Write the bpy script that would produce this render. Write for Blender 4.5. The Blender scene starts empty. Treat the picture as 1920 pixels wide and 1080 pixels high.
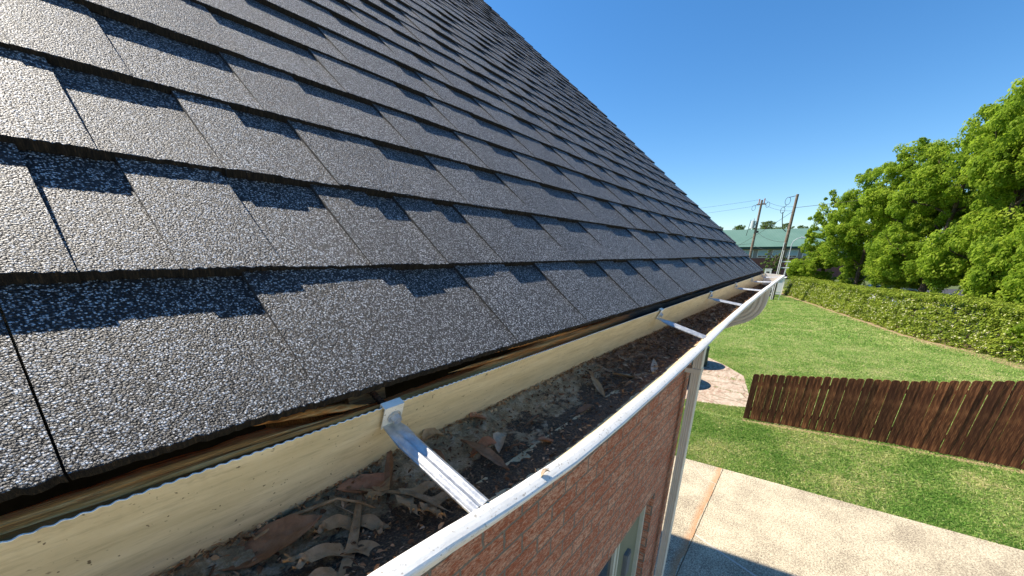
import bpy, bmesh, math, random
import numpy as np
from mathutils import Vector, Matrix
R = math.radians
random.seed(7); rng = np.random.default_rng(11)
S = bpy.context.scene
# ------------------------------------------------------------------ camera, sky, sun
cam = bpy.data.cameras.new("camera"); camo = bpy.data.objects.new("camera", cam)
S.collection.objects.link(camo); S.camera = camo
cam.sensor_width = 36; cam.lens = 36*670/1920; cam.shift_y = 195/1920
cam.clip_start = 0.01; cam.clip_end = 3000
rt = Vector((0.6233839, -0.78189798, -0.00529685)); dn = Vector((-0.28058167, -0.21736609, -0.93489353)); fw = Vector((0.72984001, 0.58428377, -0.35488876))
camo.matrix_world = Matrix(((rt.x, -dn.x, -fw.x, 0), (rt.y, -dn.y, -fw.y, 0), (rt.z, -dn.z, -fw.z, 0), (0, 0, 0, 1)))
S.render.resolution_x = 1024; S.render.resolution_y = 576
SUNV = Vector((-0.225, 0.877, 1.0)).normalized()
el = math.asin(SUNV.z); rot = math.atan2(SUNV.x, SUNV.y)
W = bpy.data.worlds.new("World"); S.world = W; W.use_nodes = True
nt = W.node_tree; nt.nodes.clear()
sky = nt.nodes.new("ShaderNodeTexSky"); sky.sky_type = 'NISHITA'; sky.sun_disc = False
sky.sun_elevation = el; sky.sun_rotation = rot; sky.altitude = 0; sky.air_density = 1.0; sky.dust_density = 0.15; sky.ozone_density = 4.5
bg = nt.nodes.new("ShaderNodeBackground"); bg.inputs[1].default_value = 0.10
wo = nt.nodes.new("ShaderNodeOutputWorld")
hs = nt.nodes.new("ShaderNodeHueSaturation"); hs.inputs["Saturation"].default_value = 1.24
nt.links.new(sky.outputs[0], hs.inputs["Color"]); nt.links.new(hs.outputs[0], bg.inputs[0]); nt.links.new(bg.outputs[0], wo.inputs[0])
sl = bpy.data.lights.new("sun", 'SUN'); sl.energy = 5.0; sl.angle = R(0.53); sl.color = (1.0, 0.915, 0.79)
so = bpy.data.objects.new("sun", sl); S.collection.objects.link(so)
so.rotation_euler = SUNV.to_track_quat('Z', 'Y').to_euler()
S.view_settings.view_transform = 'Standard'; S.view_settings.look = 'None'
S.view_settings.exposure = 0.88; S.view_settings.gamma = 1.0
G0 = -4.2                                     # ground level (the camera is the origin, on a ladder at the eave)

# ------------------------------------------------------------------ helpers
C = S.collection
def link(name, me, parent=None, mats=(), smooth=False, kind=None, label=None, cat=None, group=None):
    o = bpy.data.objects.new(name, me); C.objects.link(o)
    for m in (mats if isinstance(mats, (list, tuple)) else [mats]): me.materials.append(m)
    if parent: o.parent = parent
    if len(me.polygons): me.polygons.foreach_set("use_smooth", [bool(smooth)]*len(me.polygons))
    if kind: o["kind"] = kind
    if label: o["label"] = label
    if cat: o["category"] = cat
    if group: o["group"] = group
    return o
def empty(name, loc=(0, 0, 0), label=None, cat=None, group=None, rz=0):
    o = bpy.data.objects.new(name, None); C.objects.link(o); o.location = loc; o.rotation_euler[2] = rz
    o.empty_display_size = 0.05
    if label: o["label"] = label
    if cat: o["category"] = cat
    if group: o["group"] = group
    return o
def npmesh(name, V, F, mi=None, attr=None):
    V = np.asarray(V, np.float32).reshape(-1, 3); F = np.asarray(F, np.int32)
    me = bpy.data.meshes.new(name); k = F.shape[1]
    me.vertices.add(len(V)); me.vertices.foreach_set("co", V.ravel())
    me.loops.add(F.size); me.loops.foreach_set("vertex_index", F.ravel())
    me.polygons.add(len(F)); me.polygons.foreach_set("loop_start", np.arange(0, F.size, k, dtype=np.int32))
    me.polygons.foreach_set("loop_total", np.full(len(F), k, np.int32))
    if mi is not None: me.polygons.foreach_set("material_index", np.asarray(mi, np.int32))
    me.update(calc_edges=True)
    if attr is not None:
        a = me.attributes.new("rnd", 'FLOAT', 'POINT'); a.data.foreach_set("value", np.asarray(attr, np.float32))
    return me
def pymesh(name, V, F, mi=None):
    me = bpy.data.meshes.new(name); me.from_pydata([tuple(v) for v in V], [], F); me.update()
    if mi is not None: me.polygons.foreach_set("material_index", mi)
    return me
def grid_faces(nu, nv):
    i = np.arange(nu-1)[:, None]*nv+np.arange(nv-1)[None, :]; i = i.ravel()
    return np.stack([i, i+nv, i+nv+1, i+1], 1)
class MB:
    def __init__(s): s.V = []; s.F = []; s.M = []
    def add(s, V, F, m=0):
        n = len(s.V); s.V += [tuple(v) for v in V]; s.F += [tuple(n+i for i in f) for f in F]; s.M += [m]*len(F)
    def box(s, a, b, m=0):
        (x0, y0, z0), (x1, y1, z1) = a, b
        s.add([(x0,y0,z0),(x1,y0,z0),(x1,y1,z0),(x0,y1,z0),(x0,y0,z1),(x1,y0,z1),(x1,y1,z1),(x0,y1,z1)],
              [(0,3,2,1),(4,5,6,7),(0,1,5,4),(1,2,6,5),(2,3,7,6),(3,0,4,7)], m)
    def tube(s, pts, rad, n=8, m=0, cap=True):
        pts = [Vector(p) for p in pts]
        if not isinstance(rad, (list, tuple)): rad = [rad]*len(pts)
        V = []; up = Vector((0.13, 0.31, 0.94))
        for i, p in enumerate(pts):
            t = (pts[min(i+1, len(pts)-1)]-pts[max(i-1, 0)]).normalized()
            if abs(t.dot(up)) > .97: up = Vector((1, 0.1, 0))
            a = t.cross(up).normalized(); b = t.cross(a)
            for k in range(n):
                th = 2*math.pi*k/n; V.append(p+rad[i]*(a*math.cos(th)+b*math.sin(th)))
        F = []
        for i in range(len(pts)-1):
            for k in range(n):
                F.append((i*n+k, i*n+(k+1) % n, (i+1)*n+(k+1) % n, (i+1)*n+k))
        if cap: F.append(tuple(range(n-1, -1, -1))); F.append(tuple((len(pts)-1)*n+k for k in range(n)))
        s.add(V, F, m)
    def prism(s, poly, z0, z1, m=0):
        n = len(poly); V = [(x, y, z0) for x, y in poly]+[(x, y, z1) for x, y in poly]
        F = [tuple(range(n-1, -1, -1)), tuple(range(n, 2*n))]+[(i, (i+1) % n, n+(i+1) % n, n+i) for i in range(n)]
        s.add(V, F, m)
    def mesh(s, name): return pymesh(name, s.V, s.F, s.M)
def wob(x, seed=0, oct=4, f=1.0, p=.5):      # smooth 1-D noise in [-1,1]
    x = np.asarray(x, float); r = np.random.default_rng(seed); out = 0; a = 1; tot = 0
    for o in range(oct):
        t = r.uniform(-1, 1, 4096); u = x*f*2**o+r.uniform(0, 50)+1000; i = np.floor(u).astype(int); w = u-i; w = w*w*(3-2*w)
        out = out+a*(t[i % 4096]*(1-w)+t[(i+1) % 4096]*w); tot += a; a *= p
    return out/tot
def wob2(x, y, seed=0, oct=4, f=1.0, p=.5):
    r = np.random.default_rng(seed); out = 0; a = 1; tot = 0
    for o in range(oct):
        t = r.uniform(-1, 1, (256, 256)); u = x*f*2**o+37.3; v = y*f*2**o+91.7
        i = np.floor(u).astype(int); j = np.floor(v).astype(int); a1 = u-i; b1 = v-j; a1 = a1*a1*(3-2*a1); b1 = b1*b1*(3-2*b1)
        g = lambda ii, jj: t[ii % 256, jj % 256]
        out = out+a*((g(i, j)*(1-a1)+g(i+1, j)*a1)*(1-b1)+(g(i, j+1)*(1-a1)+g(i+1, j+1)*a1)*b1); tot += a; a *= p
    return out/tot

# ------------------------------------------------------------------ materials
class M_:
    def __init__(s, name, rough=.8, spec=.3, col=(.5, .5, .5), metal=0):
        s.m = bpy.data.materials.new(name); s.m.use_nodes = True; s.t = s.m.node_tree
        s.b = s.t.nodes["Principled BSDF"]; s.o = s.t.nodes["Material Output"]
        s.b.inputs["Roughness"].default_value = rough; s.b.inputs["Specular IOR Level"].default_value = spec
        s.b.inputs["Base Color"].default_value = (*col, 1); s.b.inputs["Metallic"].default_value = metal
    def n(s, typ, ins=None, **kw):
        nd = s.t.nodes.new(typ)
        for k, v in kw.items(): setattr(nd, k, v)
        for k, v in (ins or {}).items():
            if isinstance(v, bpy.types.NodeSocket): s.t.links.new(v, nd.inputs[k])
            else: nd.inputs[k].default_value = v
        return nd
    def L(s, a, b): s.t.links.new(a, b)
    def coord(s, scale=(1, 1, 1), rot=(0, 0, 0)):
        tc = s.n("ShaderNodeTexCoord"); mp = s.n("ShaderNodeMapping", {"Vector": tc.outputs["Object"], "Scale": scale, "Rotation": rot}); return mp.outputs[0]
    def noise(s, v, sc, det=4, rough=.55, dist=0):
        return s.n("ShaderNodeTexNoise", {"Vector": v, "Scale": sc, "Detail": det, "Roughness": rough, "Distortion": dist}).outputs["Fac"]
    def ramp(s, fac, stops, interp='LINEAR'):
        r = s.n("ShaderNodeValToRGB", {"Fac": fac}); cr = r.color_ramp; cr.interpolation = interp
        while len(cr.elements) < len(stops): cr.elements.new(.5)
        for e, (p, c) in zip(cr.elements, stops):
            e.position = p; e.color = (*c, 1) if len(c) == 3 else c
        return r.outputs["Color"]
    def mix(s, f, a, b, typ='MIX'):
        nd = s.n("ShaderNodeMix", data_type='RGBA', blend_type=typ)
        for k, v in ((0, f), (6, a), (7, b)):
            if isinstance(v, bpy.types.NodeSocket): s.L(v, nd.inputs[k])
            else: nd.inputs[k].default_value = (*v, 1) if isinstance(v, tuple) and len(v) == 3 else v
        return nd.outputs[2]
    def math(s, op, a, b=0., c=None):
        nd = s.n("ShaderNodeMath", operation=op)
        for k, v in ((0, a), (1, b), (2, c)):
            if v is None: continue
            if isinstance(v, bpy.types.NodeSocket): s.L(v, nd.inputs[k])
            else: nd.inputs[k].default_value = v
        return nd.outputs[0]
    def sep(s, v): return s.n("ShaderNodeSeparateXYZ", {0: v}).outputs
    def color(s, c): s.L(c, s.b.inputs["Base Color"])
    def bump(s, h, dist=.001, strength=1.):
        b = s.n("ShaderNodeBump", {"Height": h, "Distance": dist, "Strength": strength}); s.L(b.outputs[0], s.b.inputs["Normal"])
G8 = lambda v: (v, v, v)

def mat_granule():
    m = M_("shingle_granules", .55, .4); v = m.coord()
    vd = m.n("ShaderNodeVectorMath", {0: v, 1: m.n("ShaderNodeVectorMath", {0: m.n("ShaderNodeTexNoise", {"Vector": v, "Scale": 900., "Detail": 2.}).outputs["Color"], 1: (.0011, .0011, .0011)}, operation='MULTIPLY').outputs[0]}, operation='ADD').outputs[0]
    vo = m.n("ShaderNodeTexVoronoi", {"Vector": vd, "Scale": 740.}, feature='F1')
    g = m.n("ShaderNodeSeparateColor", {0: vo.outputs["Color"]})
    col = m.ramp(g.outputs[0], [(0, (.006, .007, .009)), (.42, (.014, .016, .021)), (.55, (.055, .060, .072)), (.67, (.28, .30, .335)), (1, (.93, .96, 1.))])
    big = m.noise(v, 6., 5, .6); col = m.mix(m.math('MULTIPLY', m.math('SUBTRACT', 1., big), .3), col, (.055, .055, .06))
    med = m.noise(m.coord((1, 1, 1)), 60., 4, .7)
    st = m.ramp(med, [(.66, G8(0)), (.80, G8(.45))]); col = m.mix(st, col, (.15, .11, .08))
    col = m.mix(m.ramp(vo.outputs["Distance"], [(.40, G8(0)), (.60, G8(.85))]), col, (.008, .008, .009))
    tone = m.n("ShaderNodeAttribute", attribute_name="rnd").outputs["Fac"]
    col = m.mix(1., col, m.ramp(tone, [(0, G8(.78)), (1, G8(1.1))]), 'MULTIPLY')
    m.color(col)
    h = m.math('SUBTRACT', 1., m.math('MULTIPLY', m.math('POWER', vo.outputs["Distance"], 2.), 1.6))
    h = m.math('ADD', h, m.math('MULTIPLY', g.outputs[1], 1.7)); h = m.math('ADD', h, m.math('MULTIPLY', m.noise(v, 1200., 2, .7), .8))
    m.bump(h, .0013, 1.)
    return m.m
def mat_butt():
    m = M_("shingle_cut_edge", .8, .2); v = m.coord((8, 1, 1))
    m.color(m.ramp(m.noise(v, 90., 4, .7), [(.35, (.008, .008, .009)), (.55, (.022, .019, .016)), (.75, (.075, .055, .038))])); m.bump(m.noise(v, 300., 3), .0008); return m.m
def mat_oldwood(name, a, b, c, dark=None):
    m = M_(name, .85, .2); v = m.coord((3, 60, 60)); n1 = m.noise(v, 4., 6, .65, .6); n2 = m.noise(m.coord((12, 260, 260)), 3., 4, .6)
    col = m.ramp(n1, [(.3, a), (.5, b), (.68, c)]); col = m.mix(m.ramp(n2, [(.35, G8(.30)), (.55, G8(0))]), col, tuple(x*.45 for x in a))
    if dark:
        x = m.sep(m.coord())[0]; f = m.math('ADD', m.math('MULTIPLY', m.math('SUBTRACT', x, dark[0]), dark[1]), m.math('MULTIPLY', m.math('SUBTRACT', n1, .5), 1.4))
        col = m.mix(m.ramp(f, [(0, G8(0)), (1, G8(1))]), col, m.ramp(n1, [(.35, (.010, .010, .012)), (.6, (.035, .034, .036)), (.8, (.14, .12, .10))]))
    m.color(col); m.bump(m.math('ADD', n1, m.math('MULTIPLY', n2, .5)), .003); return m.m
def mat_cream():
    m = M_("cream_gutter_enamel", .45, .4); v = m.coord()
    st = m.noise(m.coord((2, 14, 14)), 7., 5, .6); col = m.ramp(st, [(.3, (.60, .49, .29)), (.55, (.71, .59, .37)), (.75, (.79, .68, .46))])
    sp = m.noise(v, 300., 2, .5); col = m.mix(m.ramp(sp, [(.70, G8(0)), (.74, G8(.85))]), col, (.09, .055, .03))
    sp2 = m.noise(v, 90., 3, .6); col = m.mix(m.ramp(sp2, [(.69, G8(0)), (.73, G8(.8))]), col, (.14, .09, .045))
    gr = m.noise(m.coord((5, 40, 40)), 6., 5, .7); col = m.mix(m.ramp(gr, [(.5, G8(0)), (.75, G8(.4))]), col, (.21, .17, .09))
    at = m.n("ShaderNodeAttribute", attribute_name="rnd").outputs["Fac"]      # 1 along the silt line at the bottom of the back wall
    f = m.math('ADD', at, m.math('MULTIPLY', m.math('SUBTRACT', m.noise(v, 60., 5, .7), .5), .9))
    col = m.mix(m.ramp(f, [(.55, G8(0)), (.85, G8(.75))]), col, (.16, .10, .045))
    m.color(col); m.bump(m.noise(v, 260., 3, .6), .0004); return m.m
def mat_white(name="white_gutter_paint", base=(.86, .83, .76)):
    m = M_(name, .5, .2); v = m.coord()
    col = m.mix(m.ramp(m.noise(v, 30., 6, .65), [(.45, G8(0)), (.75, G8(.35))]), base, (.50, .47, .40))
    col = m.mix(m.ramp(m.noise(v, 260., 3, .6), [(.61, G8(0)), (.68, G8(.7))]), col, (.30, .25, .18))
    col = m.mix(m.ramp(m.noise(m.coord((1, 6, 6)), 75., 5, .75), [(.56, G8(0)), (.70, G8(.5))]), col, (.42, .37, .28))
    m.color(col); m.bump(m.noise(v, 120., 4), .0003); return m.m
def mat_galv():
    m = M_("galvanised_aluminium", .45, .5, metal=.85); v = m.coord()
    m.color(m.ramp(m.noise(v, 130., 4), [(.3, (.46, .47, .48)), (.7, (.72, .72, .70))]))
    m.L(m.ramp(m.noise(m.coord((1, 1, 1)), 90., 5), [(.3, G8(.42)), (.7, G8(.6))]), m.b.inputs["Roughness"]); m.bump(m.noise(v, 500., 3), .0002); return m.m
def mat_rust():
    m = M_("rusty_steel", .7, .4, metal=.4); v = m.coord()
    m.color(m.ramp(m.noise(v, 300., 4), [(.3, (.06, .022, .012)), (.6, (.17, .07, .035)), (.8, (.30, .19, .12))])); m.bump(m.noise(v, 900., 3), .0003); return m.m
def mat_debris():
    m = M_("wet_gutter_silt", .75, .35); v = m.coord(); x, y, z = m.sep(v)[:3]
    fine = m.noise(v, 420., 5, .75); mid = m.noise(v, 55., 5, .65); big = m.noise(m.coord((1, 1.6, 1)), 11., 4, .6)
    soil = m.ramp(fine, [(.35, (.012, .011, .010)), (.5, (.085, .062, .040)), (.60, (.24, .175, .11)), (.72, (.52, .38, .22))])
    mud = m.ramp(m.math('ADD', m.math('MULTIPLY', fine, .5), m.math('MULTIPLY', mid, .5)), [(.36, (.15, .10, .045)), (.5, (.42, .32, .18)), (.64, (.70, .59, .42))])
    side = m.math('MULTIPLY', m.math('SUBTRACT', y, .252), 16.)
    f = m.math('ADD', m.math('ADD', side, m.math('MULTIPLY', m.math('SUBTRACT', big, .5), 3.2)), m.math('MULTIPLY', m.math('SUBTRACT', mid, .5), 1.2))
    col = m.mix(m.ramp(f, [(.0, G8(0)), (.16, G8(.95))]), soil, mud)
    brown = m.ramp(m.math('ADD', m.math('MULTIPLY', fine, .6), m.math('MULTIPLY', mid, .4)), [(.36, (.05, .021, .009)), (.5, (.22, .10, .045)), (.64, (.50, .29, .16))])
    fx = m.math('ADD', m.math('MULTIPLY', m.math('SUBTRACT', x, .62), 5.), m.math('MULTIPLY', m.math('SUBTRACT', big, .5), 5.))
    col = m.mix(m.ramp(fx, [(0, G8(0)), (.5, G8(.85))]), col, brown)
    m.color(col); h = m.math('ADD', fine, m.math('MULTIPLY', mid, 1.5)); m.bump(h, .004); 
    m.L(m.ramp(fine, [(.4, G8(.45)), (.6, G8(.85))]), m.b.inputs["Roughness"]); return m.m
def mat_leaf(name, a, b, rough=.6):
    m = M_(name, rough, .3); v = m.coord(); n = m.noise(v, 120., 5, .6)
    m.color(m.mix(m.ramp(m.noise(v, 500., 3), [(.6, G8(0)), (.8, G8(.5))]), m.ramp(n, [(.3, a), (.7, b)]), tuple(x*.35 for x in a))); m.bump(m.noise(v, 300., 4), .0006); return m.m
def mat_brick():
    m = M_("rough_red_brick", .9, .15); tc = m.coord(); x, y, z = m.sep(tc)[:3]
    sx = m.math('ADD', x, y)                       # works on the front wall and on the gable and reveals
    wv = m.n("ShaderNodeCombineXYZ", {0: m.math('ADD', sx, m.math('MULTIPLY', m.math('SUBTRACT', m.noise(tc, 34., 3), .5), .016)), 1: m.math('ADD', z, m.math('MULTIPLY', m.math('SUBTRACT', m.noise(tc, 30., 3), .5), .014)), 2: 0.}).outputs[0]
    mp = m.n("ShaderNodeMapping", {"Vector": wv, "Location": (.075, .0035, 0)}).outputs[0]
    br = m.n("ShaderNodeTexBrick", {"Vector": mp, "Color1": (.62, .27, .16, 1), "Color2": (.84, .49, .32, 1), "Mortar": (.19, .15, .12, 1), "Scale": 1., "Mortar Size": .0055, "Mortar Smooth": .25, "Bias": -.1, "Brick Width": .197, "Row Height": .083})
    rg = m.noise(m.coord((9, 9, 22), (0, R(24), 0)), 4., 6, .7, .8); fine = m.noise(m.coord((40, 40, 110), (0, R(20), 0)), 2.6, 5, .7)
    col = m.mix(m.ramp(rg, [(.40, G8(1.)), (.55, G8(0))]), br.outputs["Color"], (.52, .15, .07))
    col = m.mix(m.ramp(rg, [(.52, G8(0)), (.68, G8(.75))]), col, (.85, .58, .42))
    cr = m.ramp(fine, [(.38, G8(.9)), (.47, G8(0))]); col = m.mix(cr, col, (.20, .07, .045))
    col = m.mix(br.outputs["Fac"], col, m.ramp(fine, [(.3, (.20, .165, .125)), (.7, (.42, .35, .27))]))
    m.color(col)
    h = m.math('SUBTRACT', m.math('ADD', m.math('MULTIPLY', rg, .9), m.math('MULTIPLY', fine, .5)), m.math('MULTIPLY', br.outputs["Fac"], 1.0)); m.bump(h, .011); return m.m
def mat_plain(name, a, b=None, sc=20., rough=.7, spec=.3, bd=.0, metal=0):
    m = M_(name, rough, spec, a, metal)
    if b:
        n = m.noise(m.coord(), sc, 5, .6); m.color(m.ramp(n, [(.3, a), (.7, b)]))
        if bd: m.bump(n, bd)
    return m.m
def mat_concrete():
    m = M_("washed_concrete", .9, .15); v = m.coord(); x, y, z = m.sep(v)[:3]
    sp = m.noise(v, 48., 4, .8); big = m.noise(m.coord((1, 1, 1)), 1.1, 6, .7); sm = m.noise(v, 170., 2, .6)
    f = m.math('ADD', m.math('MULTIPLY', sp, .70), m.math('MULTIPLY', big, .30))
    col = m.ramp(f, [(.40, (.16, .125, .09)), (.47, (.35, .295, .21)), (.53, (.54, .46, .32)), (.64, (.76, .67, .48))])
    col = m.mix(m.ramp(sm, [(.58, G8(0)), (.72, G8(.35))]), col, (.18, .15, .13))
    # rust-coloured stain running beside the control joint
    d = m.math('SUBTRACT', y, .575); w = m.math('ADD', d, m.math('MULTIPLY', m.math('SUBTRACT', m.noise(v, 3., 4), .5), .12))
    st = m.ramp(w, [(-.0, G8(0)), (.004, G8(.7)), (.05, G8(.55)), (.13, G8(0))]); col = m.mix(st, col, (.50, .24, .10))
    m.color(col); m.bump(m.math('ADD', sp, sm), .004); return m.m
def mat_flag():
    m = M_("flagstone", .85, .2); v = m.coord((1, .55, 1)); vo = m.n("ShaderNodeTexVoronoi", {"Vector": v, "Scale": 2.1}, feature='DISTANCE_TO_EDGE')
    vc = m.n("ShaderNodeTexVoronoi", {"Vector": v, "Scale": 2.1}); n = m.noise(m.coord((.6, 2, 1)), 5., 6, .7)
    a = m.mix(m.n("ShaderNodeSeparateColor", {0: vc.outputs["Color"]}).outputs[0], (.30, .18, .125), (.44, .34, .25)); a = m.mix(m.ramp(n, [(.4, G8(0)), (.62, G8(.85))]), a, (.56, .47, .36))
    a = m.mix(m.ramp(m.noise(v, 9., 5), [(.55, G8(0)), (.7, G8(.6))]), a, (.20, .13, .09))
    m.color(m.mix(m.ramp(vo.outputs[0], [(0, G8(1)), (.03, G8(0))]), a, (.17, .15, .09))); m.bump(n, .01); return m.m
def mat_lawn():
    m = M_("mown_lawn", .95, .1); v = m.coord(); a = m.noise(v, 1.1, 6, .65); b = m.noise(m.coord((1.6, 1, 1)), 6., 6, .8); c = m.noise(m.coord((1, 1, 1)), 60., 4, .8)
    f = m.math('ADD', m.math('MULTIPLY', a, .4), m.math('ADD', m.math('MULTIPLY', b, .3), m.math('MULTIPLY', c, .3)))
    m.color(m.ramp(f, [(.38, (.10, .17, .032)), (.46, (.17, .26, .06)), (.53, (.26, .32, .10)), (.61, (.42, .37, .19))])); m.bump(c, .03); return m.m
def mat_blade(name="grass_blade", stops=None, trans=.35):
    m = M_(name, .7, .2); at = m.n("ShaderNodeAttribute", attribute_name="rnd").outputs["Fac"]; n = m.noise(m.coord(), .9, 4, .6)
    f = m.math('ADD', m.math('MULTIPLY', at, .55), m.math('MULTIPLY', n, .45))
    col = m.ramp(f, stops or [(.16, (.085, .19, .03)), (.38, (.19, .36, .06)), (.56, (.42, .51, .15)), (.74, (.68, .60, .32))])
    m.color(col); tr = m.n("ShaderNodeBsdfTranslucent", {"Color": col}); mx = m.n("ShaderNodeMixShader", {0: trans}); m.L(m.b.outputs[0], mx.inputs[1]); m.L(tr.outputs[0], mx.inputs[2]); m.L(mx.outputs[0], m.o.inputs[0]); return m.m
def mat_fence():
    m = M_("stained_cedar", .8, .25); v = m.coord((14, 14, 1.2)); n = m.noise(v, 3., 6, .65, .5); k = m.noise(m.coord((3, 3, 1)), 2.4, 4); oi = m.n("ShaderNodeObjectInfo").outputs["Random"]
    col = m.ramp(n, [(.32, (.055, .019, .008)), (.5, (.17, .060, .023)), (.64, (.44, .18, .07))]); col = m.mix(m.math('MULTIPLY', oi, .75), col, (.055, .02, .010)); col = m.mix(m.ramp(k, [(.6, G8(0)), (.75, G8(.6))]), col, (.26, .12, .055))
    m.color(col); m.bump(n, .004); return m.m
GRAN = mat_granule(); BUTT = mat_butt(); CREAM = mat_cream(); WHITE = mat_white(); GALV = mat_galv(); RUST = mat_rust(); SILT = mat_debris(); BRICK = mat_brick()
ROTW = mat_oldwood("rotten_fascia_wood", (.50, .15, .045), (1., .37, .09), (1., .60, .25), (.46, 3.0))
DECKW = mat_oldwood("old_deck_wood", (.18, .075, .026), (.42, .20, .08), (.58, .33, .15))
CONC = mat_concrete(); FLAG = mat_flag(); LAWN = mat_lawn(); BLADE = mat_blade(); FENCE = mat_fence()
ASPH = mat_plain("asphalt", (.045, .045, .047), (.075, .073, .072), 8., .9, .2, .01)
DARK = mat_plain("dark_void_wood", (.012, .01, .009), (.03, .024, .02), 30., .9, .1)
SOIL = mat_plain("dry_soil_and_straw", (.22, .15, .085), (.42, .32, .18), 22., .95, .1, .02)
TRIM = mat_plain("cream_window_paint", (.62, .60, .46), (.70, .68, .54), 12., .5, .4)
OLIVE = mat_plain("olive_door_paint", (.20, .21, .13), (.24, .25, .16), 6., .5, .4)
GREYP = mat_plain("grey_plastic", (.16, .17, .17), (.20, .21, .21), 20., .5, .4)
BARK = mat_plain("bark", (.05, .035, .025), (.13, .10, .075), 9., .95, .1, .02)
POLEW = mat_plain("weathered_pole_wood", (.12, .085, .065), (.27, .21, .17), 6., .9, .1, .01)
def glass(name, col, rough=.06):
    m = M_(name, rough, .6, col); return m.m
GLASS = glass("window_glass", (.02, .025, .03))

# ------------------------------------------------------------------ roof
AL = R(40.7); UY, UZ = math.cos(AL), math.sin(AL); D0 = .261
def RP(x, s, h):                              # roof coordinates -> world
    x, s, h = np.broadcast_arrays(np.asarray(x, float), np.asarray(s, float), np.asarray(h, float)); k = -D0+h
    return np.stack([x, s*UY-k*UZ, s*UZ+k*UY], -1)
XR = lambda s: np.interp(s, [.1, .3, .8, 2.1, 4.2, 6.3], [3.27, 3.34, 3.45, 3.74, 3.77, 3.80])
SN = [.143]+[.291+.1455*i for i in range(40)]; SR = SN[-1]+.14      # butt lines, ridge
TB = .0084
house = empty("brick_house", (0, 0, 0), "brick house with a dark grey shingle roof, its eave filling the left foreground", "house")
roof = empty("roof", (0, 0, 0)); roof.parent = house
RV = []; RF = []; RM = []; RA = []; nv = 0
def rpiece(x0, x1, s0, e0, e1, t, bot, dx, tone, seed, fine, t2=None):
    """one shingle piece: top surface, ragged front butt, two side cuts"""
    global nv
    n = max(2, int((x1-x0)/dx)+1); X = np.linspace(x0, x1, n); rag = .0006 if fine else .0004
    r = np.random.default_rng(seed); jit = r.normal(0, rag, n)+.0016*wob(X, seed=5, oct=2, f=2.5)*(1 if fine else 1)
    lift = .0021*wob(X, seed=int(s0*977) % 1000, oct=3, f=2.4)+(r.normal(0, .00006, n) if fine else 0)
    ss = s0+jit
    e = e1-s0; t2 = t if t2 is None else t2
    rows = [(ss, bot+lift*.6), (ss+.0002, t+lift-.0002), (ss+.0008, t+lift), (np.full(n, s0+e*.5)+0, (t+t2)/2-TB*e/.1455*.5+lift*.5), (np.full(n, e1), t2-TB*e/.1455)]
    V = np.stack([RP(X, a, b) for a, b in rows], 1)            # n,5,3
    F = grid_faces(n, 5)
    mi = np.tile([1, 0, 0, 0], n-1)
    base = nv; RV.append(V.reshape(-1, 3)); RF.append(F[:, ::-1]+base); RM.append(mi); RA.append(np.full(n*5, tone)); nv += n*5
    for k, xx in ((0, x0), (n-1, x1)):                          # side cuts
        P = np.stack([RP(xx, s0+jit[k], bot), RP(xx, s0+jit[k]+.0005, t+lift[k]), RP(xx, e1, t2-TB*e/.1455), RP(xx, e1, -TB*e/.1455-.004)])
        RV.append(P); f = np.array([[0, 1, 2, 3]]) if k == 0 else np.array([[3, 2, 1, 0]]); RF.append(f+nv); RM.append([2]); RA.append(np.full(4, tone)); nv += 4
X0 = -2.2
cuts0 = {0: [(-1.9, -1.7), (-1.5, -1.33), (-1.2, -1.02), (-.85, -.7), (-.55, -.40), (-.27, -.155), (.111, .262), (.363, .470), (.556, .70), (.80, .89), (.985, 1.10)],
         1: [(-1.8, -1.6), (-1.3, -1.15), (-.9, -.7), (-.5, -.3), (-.12, .016), (.07, .146), (.236, .308), (.352, .425), (.47, .595), (.70, .80)],
         2: [(-1.7, -1.5), (-1.2, -1.0), (-.8, -.6), (-.35, -.18), (-.02, .06), (.151, .205), (.272, .40), (.508, .62)],
         3: [(-1.6, -1.3), (-1.0, -.85), (-.6, -.4), (-.2, -.05), (.04, .12), (.245, .34), (.484, .575), (.69, .80)]}
for i, s0 in enumerate(SN):
    xe = float(XR(s0))+random.uniform(-.006, .006); fine = i < 9
    s1 = SN[i+1]+.006 if i+1 < len(SN) else SR
    # split base into full shingles about a metre long with hairline joints
    xs = [X0]; off = random.uniform(.2, .9)
    x = X0+off
    joints = []
    while x < xe-.15: joints.append(x); x += .985
    if i == 0: joints = [-1.02, -.021, .964, 1.95, 2.93]
    edges = [X0]+joints+[xe]
    for a, b in zip(edges[:-1], edges[1:]):
        g = .0006
        segs = [(a+g, min(b-g, 1.6), .003), (max(a+g, 1.6), b-g, .02)] if (fine and a < 1.6) else [(a+g, b-g, .02)]
        for (p, q, dx) in segs:
            if q-p > .01: rpiece(p, q, s0, s0, s1, 0, -TB+.0002, dx, random.uniform(.2, .9), random.randrange(10**6), dx < .01)
    tl = list(cuts0.get(i, [])); x = (tl[-1][1]+random.uniform(.08, .14)) if tl else X0+random.uniform(.0, .2)
    while x < xe-.02:
        w = random.uniform(.10, .19); tl.append((x, min(x+w, xe-.002))); x += w+random.uniform(.06, .17)
    for a, b in tl:
        if b-a < .02: continue
        dx = .003 if (fine and a < 1.5) else .02
        rpiece(a, b, s0-.0006, s0, s1+.004, .0009, -TB+.0002, dx, random.uniform(.0, 1.), random.randrange(10**6), dx < .01, .0048)
me = npmesh("shingles", np.concatenate(RV), np.concatenate(RF), np.concatenate([np.asarray(a) for a in RM]), np.concatenate(RA))
link("shingles", me, roof, [GRAN, BUTT, mat_plain("shingle_side_cut", (.02, .02, .022), (.055, .053, .05), 400., .8, .2)])
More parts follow.
